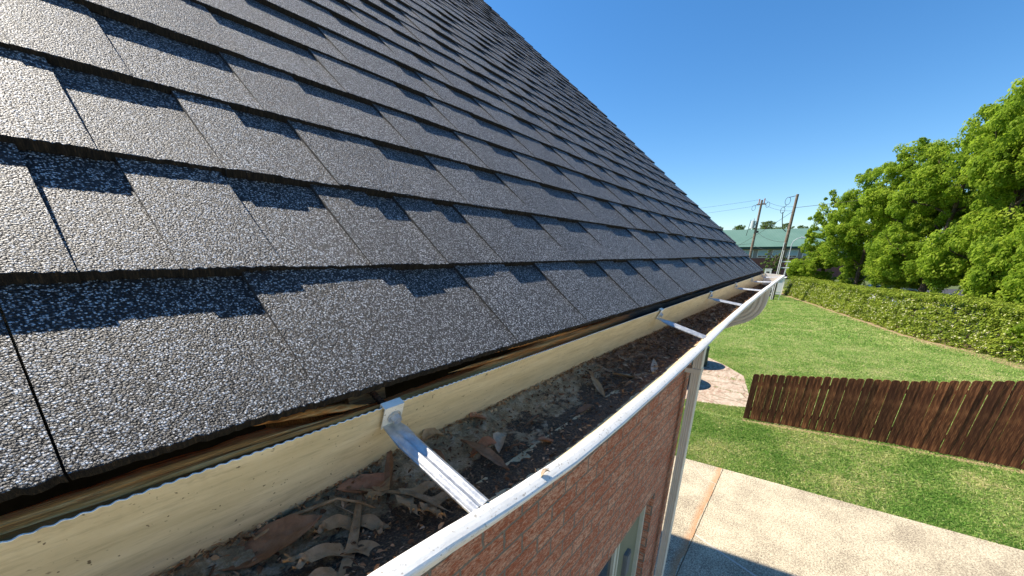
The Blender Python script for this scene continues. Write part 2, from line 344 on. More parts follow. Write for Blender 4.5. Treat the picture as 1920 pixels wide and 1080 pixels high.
# roof body: deck boards, underside, back slope
mb = MB()
def rbox(mbx, x0, x1, s0, s1, h0, h1, m=0):
    V = [RP(x, s, h) for x, s, h in [(x0,s0,h0),(x1,s0,h0),(x1,s1,h0),(x0,s1,h0),(x0,s0,h1),(x1,s0,h1),(x1,s1,h1),(x0,s1,h1)]]
    mbx.add([tuple(v) for v in V], [(0,3,2,1),(4,5,6,7),(0,1,5,4),(1,2,6,5),(2,3,7,6),(3,0,4,7)], m)
xx = X0
s = .158
while s < SR-.05:
    e = min(s+.185, SR); x = X0
    rbox(mb, X0, float(XR(s+.09))-.03, s, e-.003, -.0285, -.0105); s = e
link("roof_deck", mb.mesh("roof_deck"), roof, DECKW)
n = 1400; X = np.linspace(X0, 3.24, n); rows = []
for (ds, h, am) in [(.02, -.0106, 0), (.004, -.0104, .0014), (.0035, -.0078, .001), (.006, -.0052, .0004), (.03, -.0053, 0)]:
    rows.append(RP(X, .143+ds+rng.normal(0, 1, n)*am*.7+am*wob(X, 31, 4, 14), h))
link("starter_strip", npmesh("starter", np.stack(rows, 1), grid_faces(n, 5)[:, ::-1]), roof, BUTT)
ridge = RP(0, SR, 0); ry, rz = float(ridge[1]), float(ridge[2])
mb = MB()
for (dz, m) in ((0, 0),):
    V = [(X0, ry, rz), (3.80, ry, rz), (3.5, 2*ry-.28, -.10), (X0, 2*ry-.28, -.10)]
    V += [(a, b, c-.04) for a, b, c in V]
    mb.add(V, [(0,1,2,3),(7,6,5,4),(1,5,6,2),(2,6,7,3),(3,7,4,0)], 0)
link("back_roof_slope", mb.mesh("back_slope"), roof, GRAN)
mb = MB()
mb.tube([(X0, ry, rz+.0), (3.80, ry, rz+.0)], .03, 8)
link("ridge_cap", mb.mesh("ridge"), roof, GRAN)
# rake trim board under the shingle ends
V = []; F = []; ss = np.linspace(.17, SR-.02, 30)
for s in ss:
    x = float(XR(s))-.022
    for (dx, h) in ((0, -.011), (0, -.13), (-.03, -.13), (-.03, -.011)): V.append(tuple(RP(x+dx, s, h)))
for i in range(len(ss)-1):
    for k in range(4): F.append((i*4+k, (i+1)*4+k, (i+1)*4+(k+1) % 4, i*4+(k+1) % 4))
F.append((0, 1, 2, 3)); F.append(tuple(len(V)-4+k for k in (3, 2, 1, 0)))
link("rake_board", pymesh("rake_board", V, F), roof, mat_white("white_trim_paint"))
# rotten fascia board: splintered, weathered, leaning away
n = 2300; X = np.linspace(-1.2, 3.24, n)
zt = -.1175+.0035*wob(X, 3, 4, 5)+.0015*wob(X, 4, 3, 60)
zt = zt+np.interp(X, [-1.2, .02, .08, .11, .16, .22, .34, .45, .6, .8, 3.3], [-.006, -.0062, -.0075, -.014, -.012, -.010, -.008, -.002, .0005, .003, .004])
yf = .283+.002*wob(X, 8, 3, 7)
prof = [(-.004, -.11), (-.002, -.03), (-.001, -.008), (.001, -.001), (.006, .0005), (.013, -.0015), (.019, -.001), (.024, -.006), (.045, -.05)]
rows = []
for j, (dy, dz) in enumerate(prof):
    dy = dy+.43*max(0, -dz) if j < 4 else dy
    am = (0, .0006, .0012, .0014, .0016, .002, .0016, .001, 0)[j]
    rows.append(np.stack([X, yf+dy+am*wob(X, 20+j, 3, 25), zt+dz+am*wob(X, 40+j, 4, 18)], -1))
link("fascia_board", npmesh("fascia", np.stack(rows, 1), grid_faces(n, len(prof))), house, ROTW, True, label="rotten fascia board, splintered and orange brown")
def splinter(name, pts, w, t, seed):
    """a torn sliver of wood: tapered irregular bar along pts"""
    P = np.array(pts, float); m = 60; u = np.linspace(0, 1, m); q = np.stack([np.interp(u, np.linspace(0, 1, len(P)), P[:, k]) for k in range(3)], -1)
    prof = [(-1, -.2), (-.6, .7), (.1, 1), (.7, .6), (1, -.1), (.4, -.9), (-.5, -.8)]; rows = []
    tap = np.clip(np.minimum(u*9, (1-u)*4), .12, 1)
    for j, (a, b) in enumerate(prof+[prof[0]]):
        k = j % len(prof)
        rows.append(q+np.stack([0*u, w*tap*(a+.35*wob(u, seed+k, 3, 9)), t*tap*(b+.35*wob(u, seed+30+k, 3, 9))], -1))
    link(name, npmesh(name, np.stack(rows, 1), grid_faces(m, len(prof)+1)), house, ROTW, True)
splinter("wood_splinter", [(-.5, .292, -.1222), (-.1, .2915, -.1222), (.05, .2885, -.1228), (.125, .282, -.1235)], .0045, .0018, 1)
splinter("wood_splinter", [(-.4, .287, -.126), (-.05, .286, -.1255), (.09, .281, -.1255), (.20, .279, -.126)], .004, .002, 5)
splinter("wood_splinter", [(.055, .304, -.1130), (.09, .298, -.1165), (.12, .291, -.1195), (.150, .284, -.1228)], .0065, .0032, 9)
splinter("wood_splinter", [(.25, .290, -.120), (.36, .284, -.1195), (.47, .2805, -.1195), (.55, .279, -.120)], .003, .0016, 13)
splinter("wood_splinter", [(.30, .296, -.113), (.42, .289, -.1145), (.58, .2835, -.1145)], .0025, .0016, 17)
splinter("wood_splinter", [(1.25, .283, -.114), (1.35, .279, -.116), (1.45, .277, -.117)], .004, .0018, 21)
# rafter tail and dark eave box behind
mb = MB(); mb.box((.145, .31, -.24), (.183, .62, -.105)); link("rafter_tail", mb.mesh("rafter_tail"), house, DECKW)
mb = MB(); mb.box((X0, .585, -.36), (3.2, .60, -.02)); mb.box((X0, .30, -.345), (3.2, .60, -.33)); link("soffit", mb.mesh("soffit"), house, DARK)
# brick walls with a window opening
WX0, WX1, ZH, ZS = 1.35, 2.57, -1.765, -3.2
mb = MB(); yw, yi = .60, .80
XW0, XW1 = -2.0, 3.06
def vwall(x0, x1, z0, z1): mb.box((x0, yw, z0), (x1, yi, z1))
F4 = [(0, 1, 2, 3)]
mb.add([(XW0, yw, G0-.1), (WX0, yw, G0-.1), (WX0, yw, -.33), (XW0, yw, -.33)], F4)
mb.add([(WX1, yw, G0-.1), (XW1, yw, G0-.1), (XW1, yw, -.33), (WX1, yw, -.33)], F4)
mb.add([(WX0, yw, ZH), (WX1, yw, ZH), (WX1, yw, -.33), (WX0, yw, -.33)], F4)
mb.add([(WX0, yw, G0-.1), (WX1, yw, G0-.1), (WX1, yw, ZS), (WX0, yw, ZS)], F4)
mb.add([(WX0, yw, ZS), (WX0, yw+.14, ZS), (WX0, yw+.14, ZH), (WX0, yw, ZH)], F4)
mb.add([(WX1, yw+.14, ZS), (WX1, yw, ZS), (WX1, yw, ZH), (WX1, yw+.14, ZH)], F4)
mb.add([(WX0, yw+.14, ZH), (WX1, yw+.14, ZH), (WX1, yw, ZH), (WX0, yw, ZH)], F4)
mb.add([(WX0, yw, ZS), (WX1, yw, ZS), (WX1, yw+.14, ZS), (WX0, yw+.14, ZS)], F4)
yb = 2*ry-.6; zr = rz-.12
mb.add([(XW1, yw, G0-.1), (XW1, yb, G0-.1), (XW1, yb, -.2), (XW1, ry, zr-.03), (XW1, yw, .10)], [(0, 1, 2, 3, 4)])
mb.add([(XW1, yb, G0-.1), (XW0, yb, G0-.1), (XW0, yb, -.2), (XW1, yb, -.2)], F4)
mb.add([(XW0, yw, G0-.1), (XW0, yb, G0-.1), (XW0, yb, -.2), (XW0, ry, zr), (XW0, yw, .10)], [(4, 3, 2, 1, 0)])
link("wall", mb.mesh("wall"), house, BRICK)
win = empty("window"); win.parent = house
mb = MB()
yo = .648
mb.box((WX0+.002, yo, ZH-.045), (WX1-.002, yo+.05, ZH-.003)); mb.box((WX1-.04, yo+.001, ZS+.003), (WX1-.002, yo+.05, ZH-.045)); mb.box((WX0+.002, yo+.001, ZS+.003), (WX0+.04, yo+.05, ZH-.045))
mb.box((WX0+.041, yo+.012, ZH-.075), (WX1-.041, yo+.05, ZH-.046)); mb.box((1.98, yo+.012, ZS+.003), (2.015, yo+.05, ZH-.075)); mb.box((2.06, yo+.016, ZS+.003), (2.08, yo+.05, ZH-.075))
link("frame", mb.mesh("window_frame"), win, TRIM)
mb = MB(); mb.box((2.016, yo+.03, ZS+.004), (WX1-.041, yo+.055, ZH-.076)); link("panel", mb.mesh("window_panel"), win, OLIVE)
mb = MB(); mb.box((WX0+.042, yo+.032, ZS+.004), (1.979, yo+.04, ZH-.076)); link("pane", mb.mesh("pane"), win, GLASS)
mb = MB(); mb.box((2.24, yo+.004, -2.42), (2.33, yo+.0299, -2.20)); mb.box((2.248, yo-.002, -2.41), (2.322, yo+.0035, -2.21)); link("latch_box", mb.mesh("latch_box"), win, GREYP)

# ------------------------------------------------------------------ gutter
gut = empty("rain_gutter", (0, 0, 0), "white metal rain gutter with cream inside, clogged with silt, hung under the shingle eave", "gutter")
BY, BZ = .272, -.126
LX = [-1.2, -.4, .07, .12, .165, .20, .287, .387, .554, .70, .87, 1.19, 1.55, 1.89, 2.4, 3.0, 3.4]
LY = [.157, .1575, .158, .1597, .1600, .1600, .1555, .1550, .1560, .1570, .158, .163, .164, .1645, .164, .163, .163]
LZ = [-.163, -.164, -.168, -.175, -.1815, -.1860, -.1890, -.1895, -.1890, -.1860, -.180, -.170, -.160, -.153, -.146, -.140, -.138]
def frame(x):
    ly = np.interp(x, LX, LY); lz = np.interp(x, LX, LZ); dy, dz = ly-BY, lz-BZ; w = np.hypot(dy, dz); th = np.arctan2(-dz, -dy); return w, th
def GP(x, a, b):                               # gutter coordinates: a outwards, b down
    w, th = frame(x); th0 = .40+0*x; f = np.clip(np.asarray(b)/.088, 0, 1)*0
    c, s = np.cos(th), np.sin(th)
    return np.stack([x+0*a, BY-a*c+b*s, BZ-a*s-b*c], -1)
GX0, GX1 = -1.0, 3.36
X = np.unique(np.concatenate([np.arange(GX0, 1.3, .0013), np.arange(1.3, GX1, .01), [GX1]])); n = len(X); w, th = frame(X)
wav = np.sin(X*2*math.pi/.0066+1.2*wob(X, 77, 2, 9)); amp = np.interp(X, [-1, .25, .8, 1.2], [.75, .65, .3, 0])
prof = []                                      # (a(x), b(x), part 0 cream 1 white)
for b, k in ((-.0006, .9), (0, 1), (.004, .85), (.008, .6), (.013, .3), (.019, 0), (.03, 0), (.045, 0), (.060, 0), (.075, 0), (.084, 0)):
    prof.append((wav*amp*.00055*k+.0006*wob(X, 60, 3, 6), b+wav*amp*.00045*(1 if b <= 0 else 0)))
prof += [(.003+0*X, .088+0*X), (.02+0*X, .0885+0*X), (.05+0*X, .0885+0*X), (.074+0*X, .088+0*X), (.078+0*X, .082+0*X), (.080+0*X, .072+0*X), (.086+0*X, .060+0*X), (w-.022, .050+0*X), (w-.010, .036+0*X), (w-.003, .022+0*X), (w+.002, .0165+0*X), (w+.0095, .0153+0*X), (w+.0112, .0148+0*X), (w+.0117, .0138+0*X), (w+.0122, .010+0*X), (w+.0132, .0032+0*X), (w+.0134, .0014+0*X), (w+.0128, .0004+0*X), (w+.0115, -.0001+0*X), (w+.0085, -.0004+0*X), (w+.005, -.0005+0*X), (w+.0018, -.0002+0*X), (w-.0003, .0008+0*X), (w-.0002, .004+0*X)]
A = np.stack([p[0] for p in prof], 1); B = np.stack([p[1]+0*X for p in prof], 1)
dent = .0007*wob(X, 90, 4, 7)+.0006*wob(X, 91, 2, 2.2); A[:, 17:] += dent[:, None]; B[:, 17:] += (.0009*wob(X, 92, 4, 5))[:, None]
def offs(A, B, t):
    dA = np.gradient(A, axis=1); dB = np.gradient(B, axis=1); L = np.hypot(dA, dB)+1e-9; return A-dB/L*t, B+dA/L*t
A2, B2 = offs(A, B, .0008)
inner = GP(X[:, None], A, B); outer = GP(X[:, None], A2, B2); k = A.shape[1]
V = np.concatenate([inner.reshape(-1, 3), outer.reshape(-1, 3)]); Fi = grid_faces(n, k); Fo = Fi[:, ::-1]+n*k
mi_i = np.tile([0]*(k-1), n-1); mi_o = np.ones_like(mi_i)
i = np.arange(n-1)
rim = np.concatenate([np.stack([i*k, (i+1)*k, n*k+(i+1)*k, n*k+i*k], 1)[:, ::-1], np.stack([i*k+k-1, (i+1)*k+k-1, n*k+(i+1)*k+k-1, n*k+i*k+k-1], 1)])
F = np.concatenate([Fi, Fo, rim]); mi = np.concatenate([mi_i, mi_o, np.ones(len(rim), int)])
rim_sel = np.tile(np.arange(k-1) < 1, n-1); mi[:len(mi_i)][rim_sel] = 1  # top hem row painted white: the sky glint on its edge is put into the colour
bb = np.clip((B-.060)/.024, 0, 1); at = np.concatenate([bb.ravel(), 0*bb.ravel()])
tro = link("trough", npmesh("trough", V, F, mi, at), gut, [CREAM, WHITE], True)
sm = np.tile(np.arange(k-1) < 19, n-1); tro.data.polygons.foreach_set("use_smooth", np.concatenate([sm, sm, np.zeros(len(rim), bool)]))
# end cap
wc, _ = frame(GX1); e = [(0, -.001), (0, .088), (.074, .088), (.080, .072), (wc-.022, .05), (wc-.003, .022), (wc+.0125, .013), (wc+.0128, -.0005)]
mb = MB(); V = []
for x in (GX1+.0005, GX1+.0035):
    for a, b in e: V.append(tuple(GP(np.array(x), np.array(a), np.array(b))))
ne = len(e); mb.add(V, [tuple(range(ne)), tuple(range(2*ne-1, ne-1, -1))]+[(i, ne+i, ne+(i+1) % ne, (i+1) % ne) for i in range(ne)])
link("end_cap", mb.mesh("end_cap"), gut, WHITE)
# hangers
def make_hanger(xh):
    h = empty("hanger", (xh, 0, 0)); h.parent = gut
    w, th = frame(xh); w = float(w)
    nu, nvv = 60, 25; u = np.linspace(0, 1, nu); v = np.linspace(-1, 1, nvv); U, Vv = np.meshgrid(u, v, indexing='ij')
    a = .004+(w-.006)*U; wid = np.interp(u, [0, .08, .16, 1], [.0085, .0100, .0106, .0106])[:, None]
    ridge_h = .0030*np.exp(-((np.abs(Vv)-.45)/.20)**2)-.0008*np.exp(-(Vv/.16)**2)-.0030*np.clip((np.abs(Vv)-.82)/.18, 0, 1)
    fade = np.clip((U-.10)/.12, 0, 1)
    b = .0200-.0175*U-ridge_h*fade
    P = GP(xh+0*a, a, b); P[..., 0] = Vv*wid; P2 = GP(xh+0*a, a, b+.0011); P2[..., 0] = Vv*wid
    F = grid_faces(nu, nvv); nn = nu*nvv; sides = []
    for i in range(nu-1): sides += [(i*nvv, (i+1)*nvv, nn+(i+1)*nvv, nn+i*nvv), (i*nvv+nvv-1, nn+i*nvv+nvv-1, nn+(i+1)*nvv+nvv-1, (i+1)*nvv+nvv-1)]
    link("strap", npmesh("strap", np.concatenate([P.reshape(-1, 3), P2.reshape(-1, 3)]), np.concatenate([F, F[:, ::-1]+nn, np.array(sides)])), h, GALV, True)
    # clip plate folded over the back hem
    def q(x, a, b): p = GP(np.array(xh), np.array(a), np.array(b)); return (x, p[1], p[2])
    mb = MB(); pl = [(.0026, .024), (.0030, .010), (.0030, -.0016), (-.0026, -.0022), (-.0028, .006)]; V = []
    for x in (-.0095, .0105):
        for a_, b_ in pl: V.append(q(x, a_, b_))
        for a_, b_ in pl: V.append(q(x, a_+(.0010 if a_ > 0 else -.001), b_-(.0011 if b_ < 0 else 0)))
    m_ = len(pl); F = []
    for i in range(m_-1):
        F += [(i, i+1, 2*m_+i+1, 2*m_+i), (m_+i+1, m_+i, 3*m_+i, 3*m_+i+1), (i, m_+i, m_+i+1, i+1), (2*m_+i+1, 3*m_+i+1, 3*m_+i, 2*m_+i)]
    F += [(0, 2*m_, 3*m_, m_)]
    mb.add(V, F); link("clip_plate", mb.mesh("clip_plate"), h, WHITE)
    # hex screw head with washer, and the rusty threaded shank running back into the rafter
    c0 = Vector(q(.0015, .0042, .0105)); ax = Vector(q(0, 1, .012))-Vector(q(0, 0, .012)); ax.x = 0; ax.normalize()
    mb = MB(); mb.tube([c0, c0+ax*.0014], .0068, 20); mb.tube([c0+ax*.0014, c0+ax*.0066], .0046, 6); mb.tube([c0+ax*.0066, c0+ax*.0070], .0039, 6)
    link("screw_head", mb.mesh("screw_head"), h, GALV)
    mb = MB(); st = c0-ax*.006; mb.tube([st, st-ax*.085], .0022, 10)
    e1 = Vector((1, 0, 0)); e2 = ax.cross(e1).normalized(); pts = []
    for i in range(24*14): t = i/24*2*math.pi; pts.append(st-ax*(.002+i/24*.0031)+(e1*math.cos(t)+e2*math.sin(t))*.0027)
    mb.tube(pts, .0007, 5); link("screw_shank", mb.mesh("shank"), h, RUST, True)
    return h
for xh in (.165, .93, 1.50, 2.05, 2.62, 3.15): make_hanger(xh)
# downspout: outlet, offset and straight run on the wall, corrugated, rectangular
def dspout(name, path, mat, parent, w=.080, d=.056, nr=4, rib=.0028, dl=None):
    prof = []; m = 24
    for sx, k in ((1, 0), (0, 1), (-1, 0), (0, -1)):
        for j in range(m):
            t = -1+2*j/m; r = rib*(-1 if math.cos(t*math.pi*(nr if k == 0 else nr)) > .2 else 0)*(abs(t) < .88)
            if sx: prof.append((sx*(w/2+r), sx*t*d/2))
            else: prof.append((-k*t*w/2, k*(d/2+r)))
    V = []; P = [Vector(p) for p in path]; q = len(prof)
    for i, p in enumerate(P):
        t = (P[min(i+1, len(P)-1)]-P[max(0, i-1)]).normalized(); ex = Vector((1, 0, 0)); ey = t.cross(ex).normalized()
        cr = 1.0
        for a, b in prof: V.append(p+ex*a+ey*b*(dl[i]/d if dl else 1))
    F = [(i*q+k, i*q+(k+1) % q, (i+1)*q+(k+1) % q, (i+1)*q+k) for i in range(len(P)-1) for k in range(q)]
    link(name, pymesh(name, V, F), parent, mat)
ds = empty("downspout", (0, 0, 0)); ds.parent = gut; XD = 2.915
pa = [(XD, .240, -.205), (XD, .240, -.27), (XD, .243, -.305), (XD, .254, -.338), (XD, .275, -.365), (XD, .305, -.386), (XD, .36, -.413), (XD, .43, -.455), (XD, .478, -.500), (XD, .505, -.55), (XD, .520, -.60), (XD, .524, -.66)]
for i, p in enumerate(pa): pa[i] = p
CREAMW = mat_plain("cream_downspout_enamel", (.66, .62, .50), (.76, .72, .60), 8., .4, .45)
pe = []
for i in range(len(pa)-1):
    for t in np.linspace(0, 1, 5)[:-1]: pe.append(tuple(np.array(pa[i])*(1-t)+np.array(pa[i+1])*t))
pe.append(pa[-1])
dspout("elbow", pe, CREAMW, ds, .085, .06, dl=list(np.interp(np.arange(len(pe)), [0, 20, 40], [.105, .095, .062]))); dspout("pipe", [(XD, .524, -.62), (XD, .524, -2.4), (XD, .524, G0+.12)], CREAMW, ds, .085, .060)
mb = MB(); mb.box((XD-.048, .4905, -.835), (XD+.048, .4925, -.80)); mb.box((XD-.048, .4925, -.835), (XD-.0465, .60, -.80)); mb.box((XD+.0465, .4925, -.835), (XD+.048, .60, -.80)); link("strap", mb.mesh("ds_strap"), ds, CREAMW)

# ------------------------------------------------------------------ silt and litter in the gutter
X = np.arange(-.6, 3.34, .0035); m_ = 46; T = np.linspace(0, 1, m_); XX, TT_ = np.meshgrid(X, T, indexing='ij')
w, th = frame(XX)
a = .0005+(w-.0015)*TT_; b0 = .0835+.0*TT_; 
b0 = np.interp(TT_, [0, .08, .35, .62, .8, 1], [.0800, .0835, .0790, .0650, .0490, .034])
hgt = .0035*wob2(XX, TT_*.12, 3, 5, 26)+.0022*wob2(XX, TT_*.12, 9, 4, 120)+.0012*wob2(XX, TT_*.12, 10, 3, 420)
P = GP(XX, a, b0-hgt-.001)
DEB = P
link("gutter_silt", npmesh("gutter_silt", P, grid_faces(len(X), m_)), None, SILT, True, kind="stuff", label="dark wet silt and rotted leaf mould lying in the gutter", cat="silt")
def deb_z(x, y):
    i = int(np.clip(round((x+.6)/.0035), 0, len(X)-1)); j = int(np.argmin(np.abs(DEB[i, :, 1]-y))); return DEB[i, j]
def scat(nm, cnt, xr, fy, L, Wd, mat, lift, seed, label, cat):
    r = np.random.default_rng(seed); V = []; F = []; A_ = []
    xs = r.uniform(xr[0], xr[1], cnt); vs = fy(r, cnt)
    for q in range(cnt):
        ii = int(np.clip((xs[q]+.6)/.0035, 0, len(X)-1)); jj = int(np.clip(vs[q]*m_, 0, m_-1)); p = DEB[ii, jj]+np.array([r.uniform(-.002, .002), r.uniform(-.001, .001), r.uniform(0, lift)])
        l = r.uniform(*L); wd = r.uniform(*Wd); an = r.uniform(0, 6.28); ti = r.normal(0, .35); dv = np.array([math.cos(an)*math.cos(ti), math.sin(an)*math.cos(ti), math.sin(ti)])*l/2; sd = np.array([-math.sin(an), math.cos(an), r.normal(0, .5)])*wd/2; bz = np.array([0, 0, r.uniform(0, .25)*l])
        k0 = len(V); V += [p-dv, p-dv*.3+sd+bz, p+dv*.4+sd*.8+bz, p+dv, p+dv*.3-sd+bz*.6, p-dv*.5-sd*.9+bz*.4]; F.append((k0, k0+1, k0+2, k0+3, k0+4, k0+5)); A_ += [r.uniform()]*6
    me = npmesh(nm, np.array(V), np.array(F), None, A_); link(nm, me, None, mat, kind="stuff", label=label, cat=cat)
LIT = mat_blade("leaf_litter", [(.15, (.05, .026, .014)), (.45, (.19, .10, .05)), (.65, (.36, .23, .13)), (.85, (.60, .47, .33))], .05)
LIT2 = mat_blade("crumbly_litter", [(.15, (.16, .075, .03)), (.45, (.38, .20, .09)), (.65, (.56, .36, .18)), (.85, (.70, .55, .34))], .05)
scat("leaf_litter", 9000, (-.4, 3.3), lambda r, c: r.uniform(0.02, .9, c), (.002, .009), (.0008, .0032), LIT, .0025, 5, "small brown shreds of leaf and bark strewn over the gutter silt", "litter")
scat("crumbly_litter", 5200, (-.4, 3.3), lambda r, c: np.abs(r.normal(0, .035, c)), (.002, .009), (.001, .004), LIT2, .007, 6, "tan crumbs of leaf caught along the back wall of the gutter", "litter")
scat("bark_litter", 3800, (.55, 3.3), lambda r, c: r.uniform(0.02, .84, c), (.005, .020), (.001, .005), LIT, .005, 7, "brown leaf and bark strips piled in the far part of the gutter", "litter")

def leaf_mesh(name, outline, L, curl=.1, twist=0., seed=0):
    """outline: list of (t along midrib, half width right, half width left); each a fraction of L. One sheet with a raised midrib."""
    r = np.random.default_rng(seed); O = np.array(outline); nT = 70; t = np.linspace(0, 1, nT); wr = np.interp(t, O[:, 0], O[:, 1]); wl = np.interp(t, O[:, 0], O[:, 2]); rows = []
    for s_ in (-1, -.75, -.5, -.25, 0, .25, .5, .75, 1):
        ww = np.where(s_ > 0, wr, wl)*s_; z = curl*L*(np.abs(ww)/.3)**1.5*.5+.02*L*np.abs(s_)+curl*L*.5*np.sin(t*3.0+seed)+.02*L*wob(t*2+s_, seed, 3, 3); mid = .05*np.sin(t*2.2+seed)
        c, s2 = np.cos(twist*t), np.sin(twist*t); rows.append(np.stack([(t-.5)*L, (ww+mid)*L*c, z+ww*L*s2], -1))
    V = np.stack(rows, 1); F = grid_faces(nT, 9); n = V.shape[0]*9; V2 = V.reshape(-1, 3).copy(); V2[:, 2] -= .0004
    return npmesh(name, np.concatenate([V.reshape(-1, 3), V2]), np.concatenate([F[:, ::-1], F+n]))
def oak_mesh(name, L, seed):
    """pin oak leaf: slender body, long lobes with deep round sinuses"""
    mbx = MB(); r = random.Random(seed)
    def blade(p0, p1, w0, w1, bend, tip=1.):
        n = 16; p0 = np.array(p0); p1 = np.array(p1); d = p1-p0; nrm = np.array([-d[1], d[0]])/(np.linalg.norm(d)+1e-9); V = []
        for i in range(n+1):
            t = i/n; c = p0+d*t+nrm*bend*math.sin(t*math.pi); w = (w0*(1-t)**1.3+w1*(math.sin(min(1, t*1.05)*math.pi)**.8 if t > .35 else .8)*(t)); w = max(w*(1 if t < .97 else .3), .0003)
            for sgn in (-1, -.4, .4, 1):
                x, y = c+nrm*w*sgn; z = .09*L*math.sin(x/L*4+seed)*.5+.10*L*(abs(y)/(.4*L))**1.6+.004*abs(sgn)*(.5+.5*math.sin(t*9+seed)); V.append((x, y, z))
        F = [(i*4+k, (i+1)*4+k, (i+1)*4+k+1, i*4+k+1) for i in range(n) for k in range(3)]
        mbx.add(V, F)
    blade((-.5*L, 0), (.5*L, 0), .022*L, .052*L, .03*L)
    for px, ang, ln, sg in ((-.22, 62, .30, 1), (-.20, 66, .28, -1), (.02, 52, .40, 1), (.05, 50, .38, -1), (.25, 38, .28, 1), (.27, 36, .27, -1)):
        a = R(ang+r.uniform(-6, 6))*sg; e = (px*L+math.cos(a)*ln*L, math.sin(a)*ln*L); blade((px*L, 0), e, .085*L, .045*L, .03*L*sg)
        for q in (-.45, .5):
            a2 = a+q; m = (px*L+math.cos(a)*ln*L*.62, math.sin(a)*ln*L*.62); blade(m, (m[0]+math.cos(a2)*ln*L*.34, m[1]+math.sin(a2)*ln*L*.34), .035*L, .012*L, 0)
    mbx.tube([(-.5*L, 0, .002), (-.62*L, .01*L, .004), (-.78*L, .05*L, .003)], .0007, 6)
    me = mbx.mesh(name); return me
OAKM = mat_leaf("old_oak_leaf", (.26, .16, .075), (.46, .31, .17)); BRL = mat_leaf("brown_leaf", (.19, .09, .04), (.34, .18, .095)); REDL = mat_leaf("reddish_leaf", (.27, .11, .05), (.48, .23, .12)); TANL = mat_leaf("tan_leaf", (.36, .26, .16), (.58, .45, .31))
def place(name, me, mat, x, y, ang, label, dz=.004, tilt=(0, 0), sm=True, cat="leaf", grp=None):
    o = link(name, me, None, mat, sm, label=label, cat=cat, group=grp); p = deb_z(x, y); o.location = (x, y, p[2]+dz)
    o.rotation_euler = (tilt[0]-.22, tilt[1], ang); return o
place("oak_leaf", oak_mesh("oakA", .105, 2), OAKM, .147, .250, R(-65), "large pale brown lobed oak leaf beside the nearest gutter strap", .006)
place("oak_leaf", oak_mesh("oakB", .115, 5), OAKM, .092, .240, R(-128), "large grey brown lobed oak leaf at the bottom edge, nearest the white lip", .006)
long_o = [(0, .0, .0), (.08, .03, .03), (.3, .085, .07), (.55, .10, .09), (.8, .06, .06), (.95, .02, .02), (1, 0, 0)]
fat_o = [(0, 0, 0), (.08, .10, .08), (.25, .20, .17), (.5, .25, .22), (.75, .18, .17), (.92, .07, .06), (1, 0, 0)]
place("narrow_leaf", leaf_mesh("l1", long_o, .082, .10, .4, 1), BRL, .253, .246, R(-92), "long narrow brown leaf lying across the silt beyond the nearest strap", .010)
place("curled_leaf", leaf_mesh("l2", long_o, .062, .35, 1.2, 2), BRL, .158, .283, R(-125), "curled brown leaf leaning up against the cream back wall before the nearest strap", .012, (.3, 0))
place("reddish_leaf", leaf_mesh("l3", fat_o, .052, .3, .3, 3), REDL, .138, .290, R(-12), "reddish brown leaf pressed flat along the cream back wall", .009, (.35, 0))
place("broad_leaf", leaf_mesh("l4", fat_o, .075, .22, .2, 4), BRL, .052, .281, R(-20), "broad brown leaf at the bottom left of the gutter silt", .008, (.25, 0))
place("curled_leaf", leaf_mesh("l5", fat_o, .036, .5, .9, 5), REDL, .264, .258, R(-50), "small reddish curled leaf crossing under the long narrow leaf", .007)
place("tan_leaf", leaf_mesh("l6", fat_o, .034, .45, .5, 6), TANL, .292, .248, R(20), "small tan rounded leaf right of the long narrow leaf", .006)
place("tan_leaf", leaf_mesh("l7", fat_o, .036, .45, .5, 7), OAKM, .228, .297, R(10), "grey tan curled leaf at the back wall just past the nearest strap", .009, (.4, 0))
place("reddish_leaf", leaf_mesh("l8", fat_o, .032, .4, .5, 8), REDL, .305, .300, R(5), "small orange brown leaf on the ridge of crumbs along the back wall", .007, (.3, 0))
place("grey_leaf", leaf_mesh("l9", long_o, .10, .2, .5, 9), OAKM, .66, .225, R(-30), "long grey leaf lying in brown litter midway along the gutter", .008)
place("grey_leaf", leaf_mesh("l10", long_o, .075, .2, .5, 10), TANL, .72, .212, R(15), "pale tan strip leaf in brown litter close to the white lip", .008)
place("grey_leaf", leaf_mesh("l11", long_o, .07, .25, .4, 11), OAKM, .55, .25, R(40), "grey shrivelled leaf between silt and brown litter", .007)
sp = [(.30, .236), (.335, .214), (.20, .225), (.37, .26), (.45, .225), (.48, .285), (.60, .28), (.80, .24), (.86, .27), (.98, .22), (1.08, .26), (1.2, .23), (1.35, .25), (.02, .25), (-.05, .28), (.215, .275), (.19, .205)]
smm = [leaf_mesh("small_leaf_%d" % i, fat_o if i % 2 else long_o, .026, .4, .6, 20+i) for i in range(3)]
for i, (x, y) in enumerate(sp):
    place("small_leaf", smm[i % 3], BRL if i < 3 else (), x, y, random.uniform(0, 6.28), "small shrivelled brown leaf lying on the gutter silt", .005, grp="small shrivelled leaves on the gutter silt") if i < 3 else None
    if i >= 3:
        o = bpy.data.objects.new("small_leaf", smm[i % 3]); C.objects.link(o); p = deb_z(x, y); o.location = (x, y, p[2]+.005); o.rotation_euler = (-.2, 0, random.uniform(0, 6.28)); s_ = random.uniform(.8, 1.6); o.scale = (s_, s_, s_)
        o["label"] = "small shrivelled brown leaf lying on the gutter silt"; o["category"] = "leaf"; o["group"] = "small shrivelled leaves on the gutter silt"
mb = MB(); mb.tube([(.045, .292, -.203), (.07, .293, -.199), (.09, .291, -.201), (.108, .286, -.200), (.122, .275, -.207), (.130, .264, -.213)], [.0012, .0016, .0017, .0015, .0012, .0008], 7)
